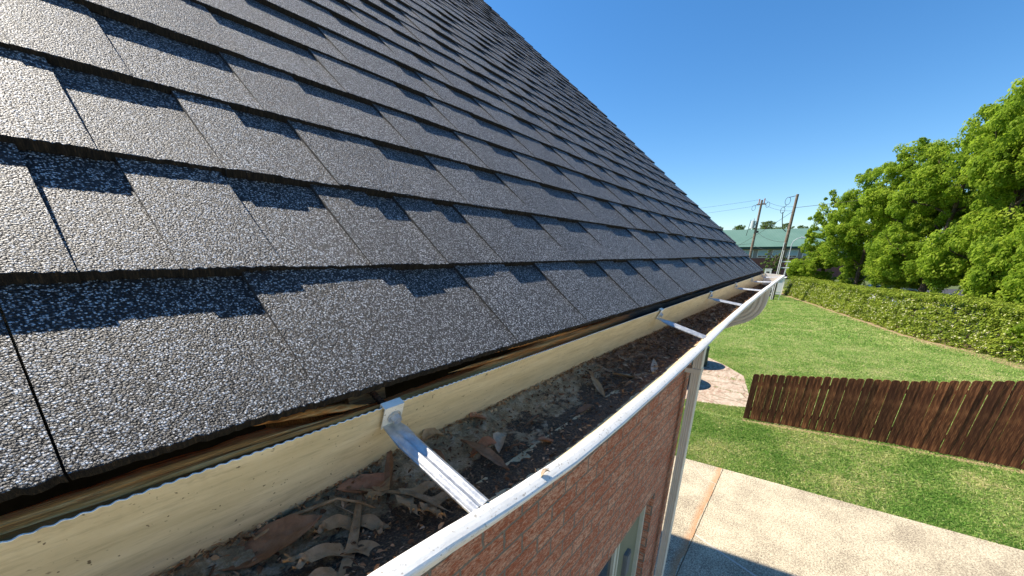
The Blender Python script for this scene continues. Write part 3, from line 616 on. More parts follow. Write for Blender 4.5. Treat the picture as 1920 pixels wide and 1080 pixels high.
link("twig", mb.mesh("twig"), None, OAKM, True, label="thin grey bent twig lying along the foot of the cream back wall", cat="twig")
mb = MB(); mb.tube([(.105, .285, -.204), (.112, .270, -.210), (.118, .255, -.216)], .0004, 5)
link("leaf_stalk", mb.mesh("stalk"), None, TANL, True, label="hair thin tan leaf stalk standing by the bent twig", cat="leaf stalk")
o = link("lip_leaf", leaf_mesh("lipleaf", fat_o, .011, .5, .3, 31), None, TANL, True, label="tiny tan leaf scrap on top of the white gutter lip", cat="leaf"); p = GP(np.array(.238), np.array(float(frame(.238)[0])+.006), np.array(-.0025)); o.location = tuple(p); o.rotation_euler = (-.4, 0, -.4)

# ------------------------------------------------------------------ ground
def sheet(name, poly, z, mat, sub=None, **kw):
    me = pymesh(name, [(x, y, z) for x, y in poly], [tuple(range(len(poly)))]); return link(name, me, None, mat, kind="structure", **kw)
sheet("ground", [(-300, -1400), (1800, -1400), (1800, 1400), (-300, 1400)], G0-.03, mat_plain("far_ground", (.07, .10, .035), (.13, .15, .06), .05, .95, .1))
sheet("lawn", [(7.6, -60), (62, -60), (62, 50), (7.6, 50)], G0-.012, LAWN)
mb = MB()
ye = lambda y: 7.79-.073*y
for (y0, y1) in ((-40, .557), (.569, 30)):
    V = [(-14, y0), (ye(y0), y0), (ye(y1), y1), (-14, y1)]
    mb.add([(x, y, G0+.03) for x, y in V]+[(x, y, G0-.02) for x, y in V], [(0, 1, 2, 3), (0, 4, 5, 1), (1, 5, 6, 2), (2, 6, 7, 3), (3, 7, 4, 0)])
link("concrete_driveway", mb.mesh("driveway"), None, CONC, kind="structure")
sheet("driveway_joint", [(-14, .55), (7.8, .55), (7.8, .58), (-14, .58)], G0+.008, SOIL)
# hairline cracks as pale filler seams
def seam(pts, w, name, mat):
    mbx = MB()
    for i in range(len(pts)-1):
        a, b = np.array(pts[i]), np.array(pts[i+1]); d = b-a; nn = np.array([-d[1], d[0]])/np.linalg.norm(d)*w/2
        q = [a+nn, b+nn, b-nn, a-nn]; mbx.add([(x, y, G0+.0335) for x, y in q], [(3, 2, 1, 0)])
    link(name, mbx.mesh(name), None, mat, kind="structure")
FILL = mat_plain("pale_crack_filler", (.50, .45, .38), (.62, .57, .48), 30., .9, .1)
seam([(5.35, .55), (5.2, .2), (5.05, -.2), (4.9, -.6), (4.62, -.95), (4.5, -1.4)], .03, "driveway_seam", FILL)
seam([(7.7, 1.3), (7.45, 1.05), (7.15, .82), (7.05, .57)], .012, "driveway_seam", FILL)
sheet("stone_patio", [(11.2, 6), (11.45, 1.94), (11.66, 1.01), (11.85, .6), (12.8, .68), (15.2, 1.15), (16.5, 2.05), (17.4, 2.9), (19.5, 4.2), (19, 9), (11, 9)], G0+.004, FLAG)
sheet("soil_strip", [(11.48+.07, -9), (11.28, -9), (11.30, -3.9), (11.15, -2.4), (10.72, .62), (10.98, .66), (11.44, -2.4), (11.58, -3.9)], G0+.0, SOIL)
HB = [(62, 4.6), (50.2, 1.5), (42.0, -1.0), (35.3, -2.95), (28.7, -4.85), (24.8, -6.9), (22.3, -8.0), (18.5, -10.4)]
sheet("soil_strip", [(x-.25, y+.55) for x, y in HB]+[(x+1, y-1) for x, y in HB[::-1]], G0-.004, SOIL)
sheet("parking_lot", [(24, -14), (30, -8.4), (40, -5.2), (55, -1.5), (72, 3), (72, -60), (24, -60)], G0-.006, ASPH)

# grass blades
FP = np.array([(.62, 10.9), (-2.41, 11.38), (-3.86, 11.51), (-8, 11.62)])
def inpoly(x, y, poly):
    r = np.zeros(len(x), bool); n = len(poly); j = n-1
    for i in range(n):
        xi, yi = poly[i]; xj, yj = poly[j]; c = ((yi > y) != (yj > y)) & (x < (xj-xi)*(y-yi)/(yj-yi+1e-12)+xi); r ^= c; j = i
    return r
PATIO = [(11.2, 6), (11.45, 1.94), (11.66, 1.01), (11.85, .6), (12.8, .68), (15.2, 1.15), (16.5, 2.05), (17.4, 2.9), (19.5, 4.2), (19, 9), (11, 9)]
def grass(name, N, xr, yr, h, wd, seed, mask, label):
    r = np.random.default_rng(seed); x = r.uniform(*xr, N); y = r.uniform(*yr, N); kp = mask(x, y, r); x = x[kp]; y = y[kp]; n = len(x)
    cl = wob2(x, y, seed+1, 5, .8, .6); hh = r.uniform(h*.5, h*1.25, n)*(1+.35*cl); an = r.uniform(0, 2*np.pi, n); lean = r.normal(0, .55, (n, 2))*hh[:, None]; dx = np.cos(an)*wd/2; dy = np.sin(an)*wd/2; z = np.full(n, G0-.01)
    V = np.stack([np.stack([x-dx, y-dy, z], -1), np.stack([x+dx, y+dy, z], -1), np.stack([x+lean[:, 0]*.4+dx*.5, y+lean[:, 1]*.4+dy*.5, z+hh*.65], -1), np.stack([x+lean[:, 0], y+lean[:, 1], z+hh*.95], -1)], 1)
    at = np.repeat(np.clip(.5+.42*wob2(x, y, seed+3, 5, 1.3, .7)+r.normal(0, .20, n), 0, 1), 4)
    link(name, npmesh(name, V.reshape(-1, 3), np.arange(4*n).reshape(-1, 4), None, at), None, BLADE, kind="stuff", label=label, cat="grass")
fx = lambda y: np.interp(-y, -FP[:, 0], FP[:, 1])
grass("near_grass", 300000, (7.6, 12.4), (-8.5, 2.9), .055, .011, 3, lambda x, y, r: (x > 7.81-.073*y+.02*np.sin(y*9)) & ~inpoly(x, y, PATIO) & (np.abs(x-fx(y)+.12) > r.uniform(.0, .17, len(x))), "short mown grass between the concrete and the wooden fence")
grass("lawn_grass", 330000, (11.4, 26), (-11, 6.5), .05, .018, 4, lambda x, y, r: (x > fx(y)+.02) & ~inpoly(x, y, PATIO) & (r.uniform(size=len(x)) < np.clip(1.5-(x-11)/12, .25, 1)), "mown grass of the wide lawn behind the wooden fence")
grass("far_grass", 260000, (24, 52), (-12, 8), .06, .04, 14, lambda x, y, r: (y > np.interp(x, [p[0] for p in HB[::-1]], [p[1] for p in HB[::-1]])+.3) & (r.uniform(size=len(x)) < np.clip((x-22)/6, 0, 1)), "mown grass of the far half of the wide lawn, up to the hedge")
grass("patio_weeds", 2500, (12.5, 15.2), (.7, 3), .05, .02, 9, lambda x, y, r: (np.abs(x-14.55) < .04+.10*(wob(y, 3, 3, 3) > .1)) & (y < 1.9) | (np.abs(x-13.0-.25*(y-.8)) < .05), "thin grass tufts growing in the joints of the stone patio")

# ------------------------------------------------------------------ wooden fence
fence = empty("wooden_fence", (11.2, -2, G0), "brown stained dog-ear picket fence across the lawn, growing taller to the right", "fence")
def fbase(t):                                  # t = distance along fence from its left end
    y = .62-t*.985; return float(np.interp(-y, -FP[:, 0], FP[:, 1])), y
def ftop(y): return float(np.interp(-y, [-.62, 2.41, 3.86, 5.2, 8], [1.30, 1.61, 1.90, 1.95, 1.95]))
t = 0; k = 0; prev = []
while t < 7.4:
    x, y = fbase(t); wd = .139+random.uniform(-.003, .003); gap = random.choice([.001, .004, .008, .012, .015]); h = ftop(y)+random.uniform(-.012, .012)
    if k == 1: wd = .09
    x2, y2 = fbase(t+.1); d = Vector((x2-x, y2-y, 0)).normalized(); a = math.atan2(d.y, d.x)
    e = .038; tk = .016; prof = [(0, .03), (wd, .03), (wd, h-e), (wd-e*.45, h-e*.3), (wd-e, h), (e, h), (e*.45, h-e*.3), (0, h-e)]
    mb = MB(); npf = len(prof); V = [(u, -tk/2, v) for u, v in prof]+[(u, tk/2, v) for u, v in prof]
    mb.add(V, [tuple(range(npf)), tuple(range(2*npf-1, npf-1, -1))]+[(i, npf+i, npf+(i+1) % npf, (i+1) % npf) for i in range(npf)])
    o = link("picket", mb.mesh("picket"), fence, FENCE); o.location = (x-11.2+random.uniform(-.002, .002), y+2, 0); o.rotation_euler = (random.uniform(-.006, .006), random.uniform(-.006, .006), a+random.uniform(-.012, .012))
    t += wd+gap; k += 1
for hf in (.24, .80):
    mb = MB(); P = []
    for tt in np.linspace(0.05, 7.3, 24):
        x, y = fbase(tt); P.append((x-11.2+.033, y+2, ftop(y)*hf if hf < .5 else ftop(y)-.28))
    V = []
    for p in P:
        for dx, dz in ((-.022, -.045), (.02, -.045), (.02, .045), (-.022, .045)): V.append((p[0]+dx, p[1], p[2]+dz))
    F = [(i*4+k, (i+1)*4+k, (i+1)*4+(k+1) % 4, i*4+(k+1) % 4) for i in range(len(P)-1) for k in range(4)]+[(0, 1, 2, 3), tuple(len(V)-4+k for k in (3, 2, 1, 0))]
    mb.add(V, F); link("rail", mb.mesh("rail"), fence, FENCE)
for tt in (.08, 2.5, 4.9, 7.2):
    x, y = fbase(tt); mb = MB(); mb.box((x-11.2+.056, y+2-.045, -.05), (x-11.2+.145, y+2+.045, ftop(y)-.1)); link("post", mb.mesh("post"), fence, FENCE)

# ------------------------------------------------------------------ covered round patio tables
COVER = mat_plain("dark_green_cover", (.012, .022, .018), (.035, .055, .045), 9., .55, .4, .01)
def cover(x, y, label):
    t = empty("patio_table", (x, y, G0+.004), label, "table")
    nr = 96; rows = []; zs = [(1.0, .04), (1.01, .07), (.995, .3), (.985, .55), (.99, .70), (.985, .745), (.95, .765), (.5, .775), (.02, .785)]
    for j, (rr, z) in enumerate(zs):
        th = np.linspace(0, 2*np.pi, nr+1); fold = .016*np.sin(th*14)*(1-z/.8)*(rr > .9); r_ = .80*rr+fold
        rows.append(np.stack([r_*np.cos(th), r_*np.sin(th), z+0*th], -1))
    link("cover", npmesh("cover", np.stack(rows, 1), grid_faces(nr+1, len(zs))), t, COVER, True)
    mb = MB(); mb.tube([(0, 0, .015), (0, 0, .70)], .05, 12); mb.tube([(0, 0, 0), (0, 0, .03)], .35, 20); link("pedestal", mb.mesh("ped"), t, GREYP)
cover(15.75, 3.33, "dark green covered round table farther back on the stone patio")
cover(12.95, 3.30, "dark covered round table nearer on the patio, mostly hidden behind the downspout")

# ------------------------------------------------------------------ foliage
def leafcloud(centers, rad, per, size, seed, flat=.5):
    """many small leaf faces clustered round centres; returns V,F,attr"""
    r = np.random.default_rng(seed); n = len(centers)*per; c = np.repeat(centers, per, 0); rr = np.repeat(rad, per)
    d = r.normal(0, 1, (n, 3)); d /= np.linalg.norm(d, axis=1)[:, None]; q = r.uniform(.45, 1, n)**.6
    p = c+d*(rr*q)[:, None]*np.array([1, 1, .72]); nrm = d*.9+r.normal(0, .55, (n, 3))+np.array([0, 0, flat]); nrm /= np.linalg.norm(nrm, axis=1)[:, None]
    a = np.cross(nrm, r.normal(0, 1, (n, 3))); a /= np.linalg.norm(a, axis=1)[:, None]; b = np.cross(nrm, a); s = (size*r.uniform(.6, 1.4, n))[:, None]
    V = np.stack([p-a*s, p-b*s*.62+nrm*s*.15, p+a*s, p+b*s*.62+nrm*s*.15], 1); F = np.arange(4*n).reshape(-1, 4); tone = np.repeat(np.clip(r.uniform(0, 1, len(centers)), 0, 1), per)*.5+r.uniform(0, .5, n)
    return V.reshape(-1, 3), F, np.repeat(tone, 4)
TREEM = mat_blade("tree_leaves", [(.2, (.12, .21, .016)), (.45, (.24, .36, .028)), (.65, (.38, .49, .048)), (.85, (.52, .61, .09))], .62)
TREEM2 = mat_blade("dull_tree_leaves", [(.2, (.07, .12, .03)), (.5, (.14, .21, .05)), (.8, (.22, .29, .09))], .35)
HEDGEM = mat_blade("hedge_leaves", [(.2, (.07, .12, .012)), (.45, (.19, .26, .022)), (.65, (.33, .39, .045)), (.85, (.46, .48, .10))], .35)
def tree_meshes(seed, rx, rz_, ncl, per, size, trunk_h, hgt, lean=0):
    """crown centred at height hgt, spreading rx, half height rz_. trunk with limbs."""
    r = np.random.default_rng(seed); cs = []; rd = []
    sub = 19; bc = []                                   # a few large masses, each carrying clusters
    for i in range(sub):
        th = r.uniform(0, 6.28); u = r.uniform(-1.15, .95); q = r.uniform(.45, .80); bc.append((math.cos(th)*rx*q*math.sqrt(max(.15, 1-u*u*.7)), math.sin(th)*rx*q*math.sqrt(max(.15, 1-u*u*.7)), hgt+u*rz_*.78, rx*r.uniform(.26, .42)))
    bc.append((0, 0, hgt+rz_*.2, rx*.5)); bc.append((0, 0, hgt-rz_*.4, rx*.5))
    for i in range(ncl):
        b = bc[r.integers(len(bc))]; d = r.normal(0, 1, 3); d /= np.linalg.norm(d); q = r.uniform(.55, 1.08)
        cs.append((b[0]+d[0]*b[3]*q, b[1]+d[1]*b[3]*q, b[2]+d[2]*b[3]*q*.85)); rd.append(r.uniform(.06, .13)*rx)
    V, F, A_ = leafcloud(np.array(cs), np.array(rd), per, size, seed+1); crown = npmesh("crown", V, F, None, A_)
    mb = MB(); mb.tube([(0, 0, -1.6), (.03, .02, trunk_h*.5), (0, .05, trunk_h), (.1, 0, hgt), (0, 0, hgt+rz_*.7)], [.24, .19, .16, .10, .03], 10)
    for b in bc:
        z0 = max(trunk_h*.8, min(b[2]-b[3]*.8, hgt+rz_*.3)); mb.tube([(0, 0, z0), (b[0]*.45, b[1]*.45, (z0+b[2])/2+.1), (b[0], b[1], b[2]), (b[0]*1.25, b[1]*1.25, b[2]+b[3]*.5)], [.07, .045, .025, .008], 7)
    return crown, mb.mesh("trunk")
kinds = [tree_meshes(100, 3.4, 4.9, 800, 120, .064, 1.5, 5.6), tree_meshes(200, 3.4, 4.7, 820, 120, .064, 1.5, 5.4), tree_meshes(300, 3.5, 5.0, 800, 120, .064, 1.5, 5.7), tree_meshes(400, 2.4, 3.0, 230, 80, .065, 1.8, 5.0)]
for i, (cr, tr) in enumerate(kinds): cr.materials.append(TREEM); tr.materials.append(BARK)
def tree(kind, x, y, sc, scz, rz_, label, name="leafy_tree", z0=0):
    t = empty(name, (x, y, G0+z0), label, "tree", "row of trees behind the hedge", rz_); t.scale = (sc, sc, scz)
    for nm, me in (("crown", kinds[kind][0]), ("trunk", kinds[kind][1])):
        o = bpy.data.objects.new(nm, me); C.objects.link(o); o.parent = t
    return t
tree(1, 54, .2, .70, .60, .5, "low round tree at the left end of the row, beside the taller utility pole")
tree(3, 53.5, -.9, 1.12, 1.40, 1.0, "thin airy tree with sky showing through, leftmost tall crown of the row")
tree(0, 48, -3.4, .98, 1.12, 2.1, "bright green tree right of the thin airy tree")
tree(2, 43, -4.8, 1.0, 1.08, 3.4, "full green tree over the parked silver car", z0=1.0)
tree(1, 38.5, -6.3, 1.02, 1.22, 4.0, "broad tree just left of the two tall trees, before the parked cars", z0=1.0)
tree(0, 34, -7.7, 1.04, 1.46, 5.2, "tall tree second from the right end of the row")
tree(2, 30, -8.9, 1.02, 1.42, .3, "tallest crown, cut by the right edge of the photo")
tree(1, 24.6, -8.4, .62, .50, 2.7, "low spreading yellow green tree overhanging the hedge at the far right")
tree(2, 57, -9.5, 1.2, 1.1, 1.3, "tree standing behind the gap between the airy tree and its right neighbour")
tree(0, 51, -13, 1.25, 1.25, 2.5, "back tree seen through the crowns left of the tall trees")
tree(1, 44, -15.5, 1.3, 1.35, .9, "back tree seen through the crowns of the tall trees")
tree(2, 37, -17, 1.3, 1.45, 4.6, "back tree seen through the rightmost crowns")
# dark under-branches of young tree at the hedge are part of the crowns above
def solo_tree(name, seed, x, y, rx, rz_, hgt, ncl, per, size, mat, label, cat="tree", grp=None):
    cr, tr = tree_meshes(seed, rx, rz_, ncl, per, size, hgt*.4, hgt); cr.materials.append(mat); tr.materials.append(BARK)
    t = empty(name, (x, y, G0), label, cat, grp)
    for nm, me in (("crown", cr), ("trunk", tr)): o = bpy.data.objects.new(nm, me); C.objects.link(o); o.parent = t
solo_tree("small_tree", 501, 63, 4.3, 1.5, 1.9, 3.0, 70, 60, .10, TREEM2, "small yellow green tree between the two utility poles, before the brick building")
for i, (px, y, s_) in enumerate([(125, 12.4, 1.25), (125, 16.2, .62), (125, 20.3, .8), (125, 8.4, .75), (125, 6.6, .95), (125, 14.4, .7), (125, 26, 1.0)]):
    t = empty("distant_tree", (px+i*1.5, y, G0), ["dark bushy distant tree top, the widest above the green roof", "tiny distant tree top just right of the nearer roof slope's far bush", "pair-like distant tree top left of the left utility pole", "distant tree top left of the taller utility pole", "distant tree top just right of the taller utility pole", "small distant tree top beside the left utility pole", "distant tree top half hidden behind the shingle roof edge"][i], "tree"); t.scale = (s_*1.3, s_*1.3, 1.16+.10*s_)
    for nm, me in (("crown", kinds[i % 3][0].copy()), ("trunk", kinds[i % 3][1])):
        o = bpy.data.objects.new(nm, me); C.objects.link(o); o.parent = t
        if nm == "crown": me.materials.clear(); me.materials.append(TREEM2)
# hedge
hedge = empty("hedge", (30, -5, G0), "long green hedge dotted with cream blossom along the far edge of the lawn", "hedge")
r = np.random.default_rng(77); hp = np.array(HB, float); seg = np.hypot(*np.diff(hp, axis=0).T); cum = np.concatenate([[0], np.cumsum(seg)])
def hpos(u): return np.stack([np.interp(u, cum, hp[:, 0]), np.interp(u, cum, hp[:, 1])], -1)
N = 5200; U = 9+(cum[-1]-9)*r.uniform(0, 1, N)**.8; base = hpos(U); tang = hpos(U+.2)-hpos(U-.2); tang /= np.linalg.norm(tang, axis=1)[:, None]; nrm = np.stack([tang[:, 1], -tang[:, 0]], -1); sgn = np.sign((nrm*np.array([1., -1.])).sum(1)); nrm *= sgn[:, None]
Hh = np.interp(U, [0, 12, 20, 27, 36, 42, 50], [1.9, 1.85, 1.75, 1.85, 2.1, 1.9, 1.6])*(1+.06*wob(U, 5, 4, 1.1))
v = r.uniform(0, 1, N); top = v > .5
off = np.where(top, r.uniform(.35, 2.4, N), .12+.55*(v*2)**1.8)+.10*wob(U, 8, 3, 2); z = np.where(top, Hh-.05*r.uniform(0, 1, N)-.25*np.clip(off-1.6, 0, 1), Hh*np.clip(v*2, .04, 1)*.97)
cen = np.concatenate([base+nrm*off[:, None], (z)[:, None]], 1)-np.array([30, -5, 0])
V, F, A_ = leafcloud(cen, r.uniform(.12, .26, N), 34, .042, 5, .6)
link("foliage", npmesh("hedge_foliage", V, F, None, A_), hedge, HEDGEM)
fl = cen[~top][:1500]; fl = fl[r.uniform(size=len(fl)) < .58]; fl = np.concatenate([fl, cen[top][:260]]); V, F, A_ = leafcloud(fl+np.array([-.16, .12, .04]), r.uniform(.04, .12, len(fl)), 5, .028, 6, 1.2)
BLOS = mat_plain("cream_blossom", (.50, .48, .22), (.68, .64, .42), 3., .8, .2); BLOS.name = "cream_blossom"
link("blossoms", npmesh("hedge_blossoms", V, F, None, A_), hedge, BLOS)
mb = MB(); 
for u in np.arange(9, cum[-1], .5):
    b_ = hpos(np.array(u)); t_ = hpos(np.array(u+.2))-b_; t_ /= np.linalg.norm(t_); nn = np.array([t_[1], -t_[0]]); nn *= np.sign(nn[0]-nn[1]); p = b_+nn*1.0
    mb.tube([(p[0]-30, p[1]+5, -.05), (p[0]-30+random.uniform(-.2, .2), p[1]+5+random.uniform(-.2, .2), 1.0), (p[0]-30+random.uniform(-.5, .5), p[1]+5+random.uniform(-.5, .5), 1.6)], [.05, .035, .015], 6)
link("stems", mb.mesh("hedge_stems"), hedge, BARK)
# shrub by the white shed
solo_tree("shrub", 611, 48.3, 3.15, .62, .75, .75, 60, 50, .05, TREEM2, "small dark shrub on the lawn edge beside the white shed", "shrub")

# ------------------------------------------------------------------ white shed, utility box
SHW = mat_plain("white_painted_boards", (.62, .64, .66), (.72, .73, .74), 4., .7, .3)
shed = empty("garden_shed", (50.2, 2.15, G0), "small white board shed at the left end of the hedge, beyond the gutter tip", "shed")
mb = MB()
for i in range(8): mb.box((0, .06+i*.14, .12), (.02, .06+i*.14+.132, 1.84)); 
mb.box((.02, .05, .1), (1.6, 1.2, 1.83)); link("wall", mb.mesh("shed_wall"), shed, SHW)
mb = MB(); mb.box((-.03, -.02, 0), (.06, .07, 1.86)); mb.box((-.03, 1.16, 0), (.06, 1.25, 1.86)); mb.box((-.02, .07, .40), (-.001, 1.16, .46)); link("trim", mb.mesh("shed_trim"), shed, WHITE)
mb = MB(); mb.box((-.12, -.08, 1.862), (1.7, 1.32, 1.90)); link("roof", mb.mesh("shed_roof"), shed, SHW)

# ------------------------------------------------------------------ long brick building with green metal roof
bld = empty("school_building", (86, 8, G0), "long low brick building with pale green metal roof behind the utility poles", "building", rz=R(-68)+math.pi/2)
GRN = M_("green_metal_roof", .45, .4); vv = GRN.coord(); gx = GRN.math('FRACT', GRN.math('MULTIPLY', GRN.sep(vv)[1], 2.2)); GRN.color(GRN.mix(GRN.ramp(gx, [(0, G8(1)), (.10, G8(.0))]), GRN.ramp(GRN.noise(vv, .4, 3), [(.3, (.12, .215, .155)), (.7, (.15, .25, .185))]), (.08, .15, .115))); GRN = GRN.m
DGR = mat_plain("dark_green_fascia", (.018, .06, .05), (.025, .075, .06), 2.)
STU = mat_plain("grey_stucco_band", (.22, .21, .20), (.27, .26, .25), 3.)
BBR = M_("distant_red_brick", .9, .1); vb_ = BBR.coord(); bt = BBR.n("ShaderNodeTexBrick", {"Vector": BBR.n("ShaderNodeCombineXYZ", {0: BBR.sep(vb_)[1], 1: BBR.sep(vb_)[2], 2: 0.}).outputs[0], "Color1": (.17, .055, .045, 1), "Color2": (.22, .08, .06, 1), "Mortar": (.22, .16, .14, 1), "Scale": 1., "Mortar Size": .012, "Brick Width": .3, "Row Height": .12}); BBR.color(bt.outputs["Color"]); BBR = BBR.m
# local frame: +y runs along the long front, front face looks to -x
L0, L1 = -16, 26
zb1, zb2, zb3 = 3.62, 5.32, 5.62
mb = MB(); mb.box((0, L0, -.3), (14, L1, zb1)); link("brick_wall", mb.mesh("bw"), bld, BBR)
mb = MB(); mb.box((.06, L0+.05, zb1), (13.9, L1-.05, zb2)); link("upper_wall", mb.mesh("uw"), bld, STU)
mb = MB(); mb.box((-.9, L0-.6, zb2-.06), (14.9, L1+.6, zb3)); link("fascia", mb.mesh("fs"), bld, DGR)
mb = MB(); V = [(-1, L0-.7, zb3), (-1, L1+.7, zb3), (9, L1+.7, zb3+3.5), (9, L0-.7, zb3+3.5), (19, L0-.7, zb3), (19, L1+.7, zb3)]
mb.add(V, [(0, 3, 2, 1), (3, 4, 5, 2), (0, 4, 3), (1, 2, 5), (0, 1, 5, 4)]); link("roof", mb.mesh("rf"), bld, GRN)
BLIND = mat_plain("pale_blue_blind", (.30, .42, .46), (.36, .48, .52), 2.)
for i in range(15):
    y = -12+i*2.42
    w_ = empty("window", (0, y, 0)); w_.parent = bld
    mb = MB(); mb.box((-.02, -.85, zb1+.12), (.055, .85, zb1+1.42)); link("frame", mb.mesh("wf"), w_, WHITE)
    mb = MB(); mb.box((-.035, -.78, zb1+.47), (-.021, .78, zb1+1.36)); link("blind", mb.mesh("bl"), w_, BLIND)
    mb = MB(); mb.box((-.035, -.72, zb1+.18), (-.0212, -.03, zb1+.43)); mb.box((-.035, .03, zb1+.18), (-.0212, .72, zb1+.43)); link("pane", mb.mesh("pn"), w_, GLASS)
# small white utility cabinet
cab = empty("utility_cabinet", (62, 4.75, G0), "small white utility cabinet with a dark panel, left of the taller utility pole's foot", "cabinet")
mb = MB(); mb.box((0, -.38, 0), (.5, .38, 2.35)); mb.box((-.03, -.42, 2.35), (.53, .42, 2.42)); link("body", mb.mesh("cb"), cab, SHW)
mb = MB(); mb.box((-.02, -.17, 1.35), (-.001, .19, 2.1)); link("panel", mb.mesh("cp"), cab, GLASS)

# ------------------------------------------------------------------ utility poles and lines
BLK = mat_plain("black_cable", (.02, .02, .022), (.03, .03, .03), 5.)
CER = mat_plain("grey_transformer_paint", (.42, .45, .47), (.5, .52, .54), 5., .5, .4)
PNK = mat_plain("faded_red_insulator", (.35, .16, .12), (.45, .22, .17), 5.)
def ring(mb, c, r, z): mb.tube([(c[0], c[1]+r*math.cos(t), c[2]+r*1.6*math.sin(t)) for t in np.linspace(0, 2*math.pi, 17)], .02, 5)
p1 = empty("utility_pole", (60, 7.0, G0), "left utility pole topped with insulators, a grey transformer halfway up", "utility pole")
zt = 10.75
mb = MB(); mb.tube([(0, 0, -.2), (0, 0, zt*.5), (0, 0, zt)], [.17, .15, .12], 12); link("post", mb.mesh("pp"), p1, POLEW)
mb = MB(); mb.box((-.08, -.5, zt-.55), (.08, .5, zt-.42)); link("crossarm", mb.mesh("ca"), p1, POLEW)
for yy, hh in ((-.28, .28), (0, .1), (.28, .25)):
    mb = MB(); mb.tube([(0, yy, zt-.42), (0, yy, zt-.1+hh)], [.07, .05], 8); mb.tube([(0, yy, zt-.15+hh*.6), (0, yy, zt-.08+hh*.6)], .09, 8); link("insulator", mb.mesh("ins"), p1, PNK)
mb = MB(); ring(mb, (0, .75, zt-.85), .2, 0); mb.tube([(0, .5, zt-.5), (0, .75, zt-.55)], .02, 5); link("jumper_loop", mb.mesh("jl"), p1, BLK)
mb = MB(); ring(mb, (0, -.72, zt-.6), .2, 0); mb.tube([(0, -.5, zt-.5), (0, -.7, zt-.3)], .02, 5); link("jumper_loop", mb.mesh("jl"), p1, BLK)
mb = MB(); mb.tube([(-.15, .42, 7.45), (-.15, .42, 8.35)], [.24, .24], 14); mb.tube([(-.15, .42, 8.35), (-.15, .42, 8.65)], [.07, .05], 8); mb.box((-.2, .05, 7.8), (0, .3, 8.0)); link("transformer", mb.mesh("tf"), p1, CER)
mb = MB(); mb.tube([(0, .75, 8.5), (0, .85, 7.6), (0, .95, 6.6)], .03, 6); mb.box((-.1, -.35, 6.9), (.1, .1, 7.15)); link("conduit", mb.mesh("cd"), p1, BLK)
p2 = empty("utility_pole", (45, 2.58, G0), "taller right utility pole with a pale conduit and looped cables near its top", "utility pole")
z2 = 9.35
mb = MB(); mb.tube([(0, 0, -.2), (0, 0, z2*.5), (0, 0, z2)], [.17, .14, .11], 12); link("post", mb.mesh("pp"), p2, POLEW)
mb = MB(); mb.tube([(-.14, .12, 0), (-.13, .10, 5.3)], .03, 8); mb.tube([(-.18, -.02, 0), (-.15, -.02, 4.6)], .025, 8); link("conduit", mb.mesh("cd"), p2, SHW)
for zz in (3.0, 3.55):
    mb = MB(); mb.box((-.12, -.75, zz), (-.02, .05, zz+.08)); link("step_bracket", mb.mesh("sb"), p2, SHW)
mb = MB(); ring(mb, (0, .62, z2-.5), .2, 0); mb.tube([(0, 0, z2-.1), (0, .3, z2-.15), (0, .55, z2-.2)], .025, 6); link("jumper_loop", mb.mesh("jl"), p2, BLK)
mb = MB(); ring(mb, (0, .85, z2-1.25), .16, 0); mb.tube([(0, .8, z2-1.4), (0, .72, z2-2.0), (0, .55, z2-2.8), (0, .2, z2-3.1)], .035, 6); mb.tube([(0, .62, z2-.8), (0, .8, z2-1.0)], .02, 5); link("jumper_loop", mb.mesh("jl"), p2, BLK)
mb = MB(); mb.tube([(-.1, -.55, 0), (-.1, -.55, 4.2)], .018, 6); link("service_riser", mb.mesh("sr"), p2, CER)
def wire(name, a, b, sag, r_, label):
    mb = MB(); pts = [(a[0]+(b[0]-a[0])*t, a[1]+(b[1]-a[1])*t, a[2]+(b[2]-a[2])*t-sag*4*t*(1-t)) for t in np.linspace(0, 1, 24)]; mb.tube(pts, r_, 5); link(name, mb.mesh(name), None, BLK, label=label, cat="power line")
zz1, zz2 = zt+G0, z2+G0
wire("power_line", (60, 7.3, zz1+.05), (72, 48, 8.0), .8, .012, "upper thin overhead line running left from the top of the left pole")
wire("power_line", (60, 6.7, zz1+.0), (45, 2.7, zz2-1.0), .25, .012, "thin overhead line between the tops of the two poles")
wire("power_line", (60, 6.9, zz1-.35), (45, 2.7, zz2-1.35), .25, .012, "second overhead line just under the first between the two pole tops")
wire("power_line", (60, 7.2, zz1-.6), (72, 48, 6.6), .8, .012, "lower thin overhead line running left from the left pole")
wire("power_line", (45, 2.5, zz2-1.1), (30, -30, 6.2), .5, .016, "thin overhead line running right from the taller pole behind the trees")
wire("power_line", (60, 6.9, 2.9), (45, 2.6, 1.15), .35, .016, "slack cable crossing in front of the green roof, upper")
wire("power_line", (60, 6.9, 1.2), (45, 2.6, .15), .15, .018, "slack cable crossing in front of the green roof, lower")
wire("power_line", (60, 7.2, 1.4), (70, 30, 1.2), .3, .018, "low cable running left from the left pole across the green roof")
wire("power_line", (45, 2.7, 3.7), (64, 12.5, -.6), .3, .016, "slanting guy cable from the taller pole down behind the shingle roof")
lamp = empty("street_lamp", (68, 3.15, G0), "slim pale street lamp with a bent arm, right behind the taller utility pole", "street lamp")
mb = MB(); mb.tube([(0, 0, 0), (0, 0, 5.6), (0, -.1, 6.0), (0, -.5, 6.35), (0, -.9, 6.45)], [.07, .055, .05, .045, .04], 8); link("pole", mb.mesh("lp"), lamp, CER)
mb = MB(); mb.tube([(0, -.85, 6.46), (0, -1.35, 6.40)], [.10, .07], 8); link("lamp_head", mb.mesh("lh"), lamp, CER)

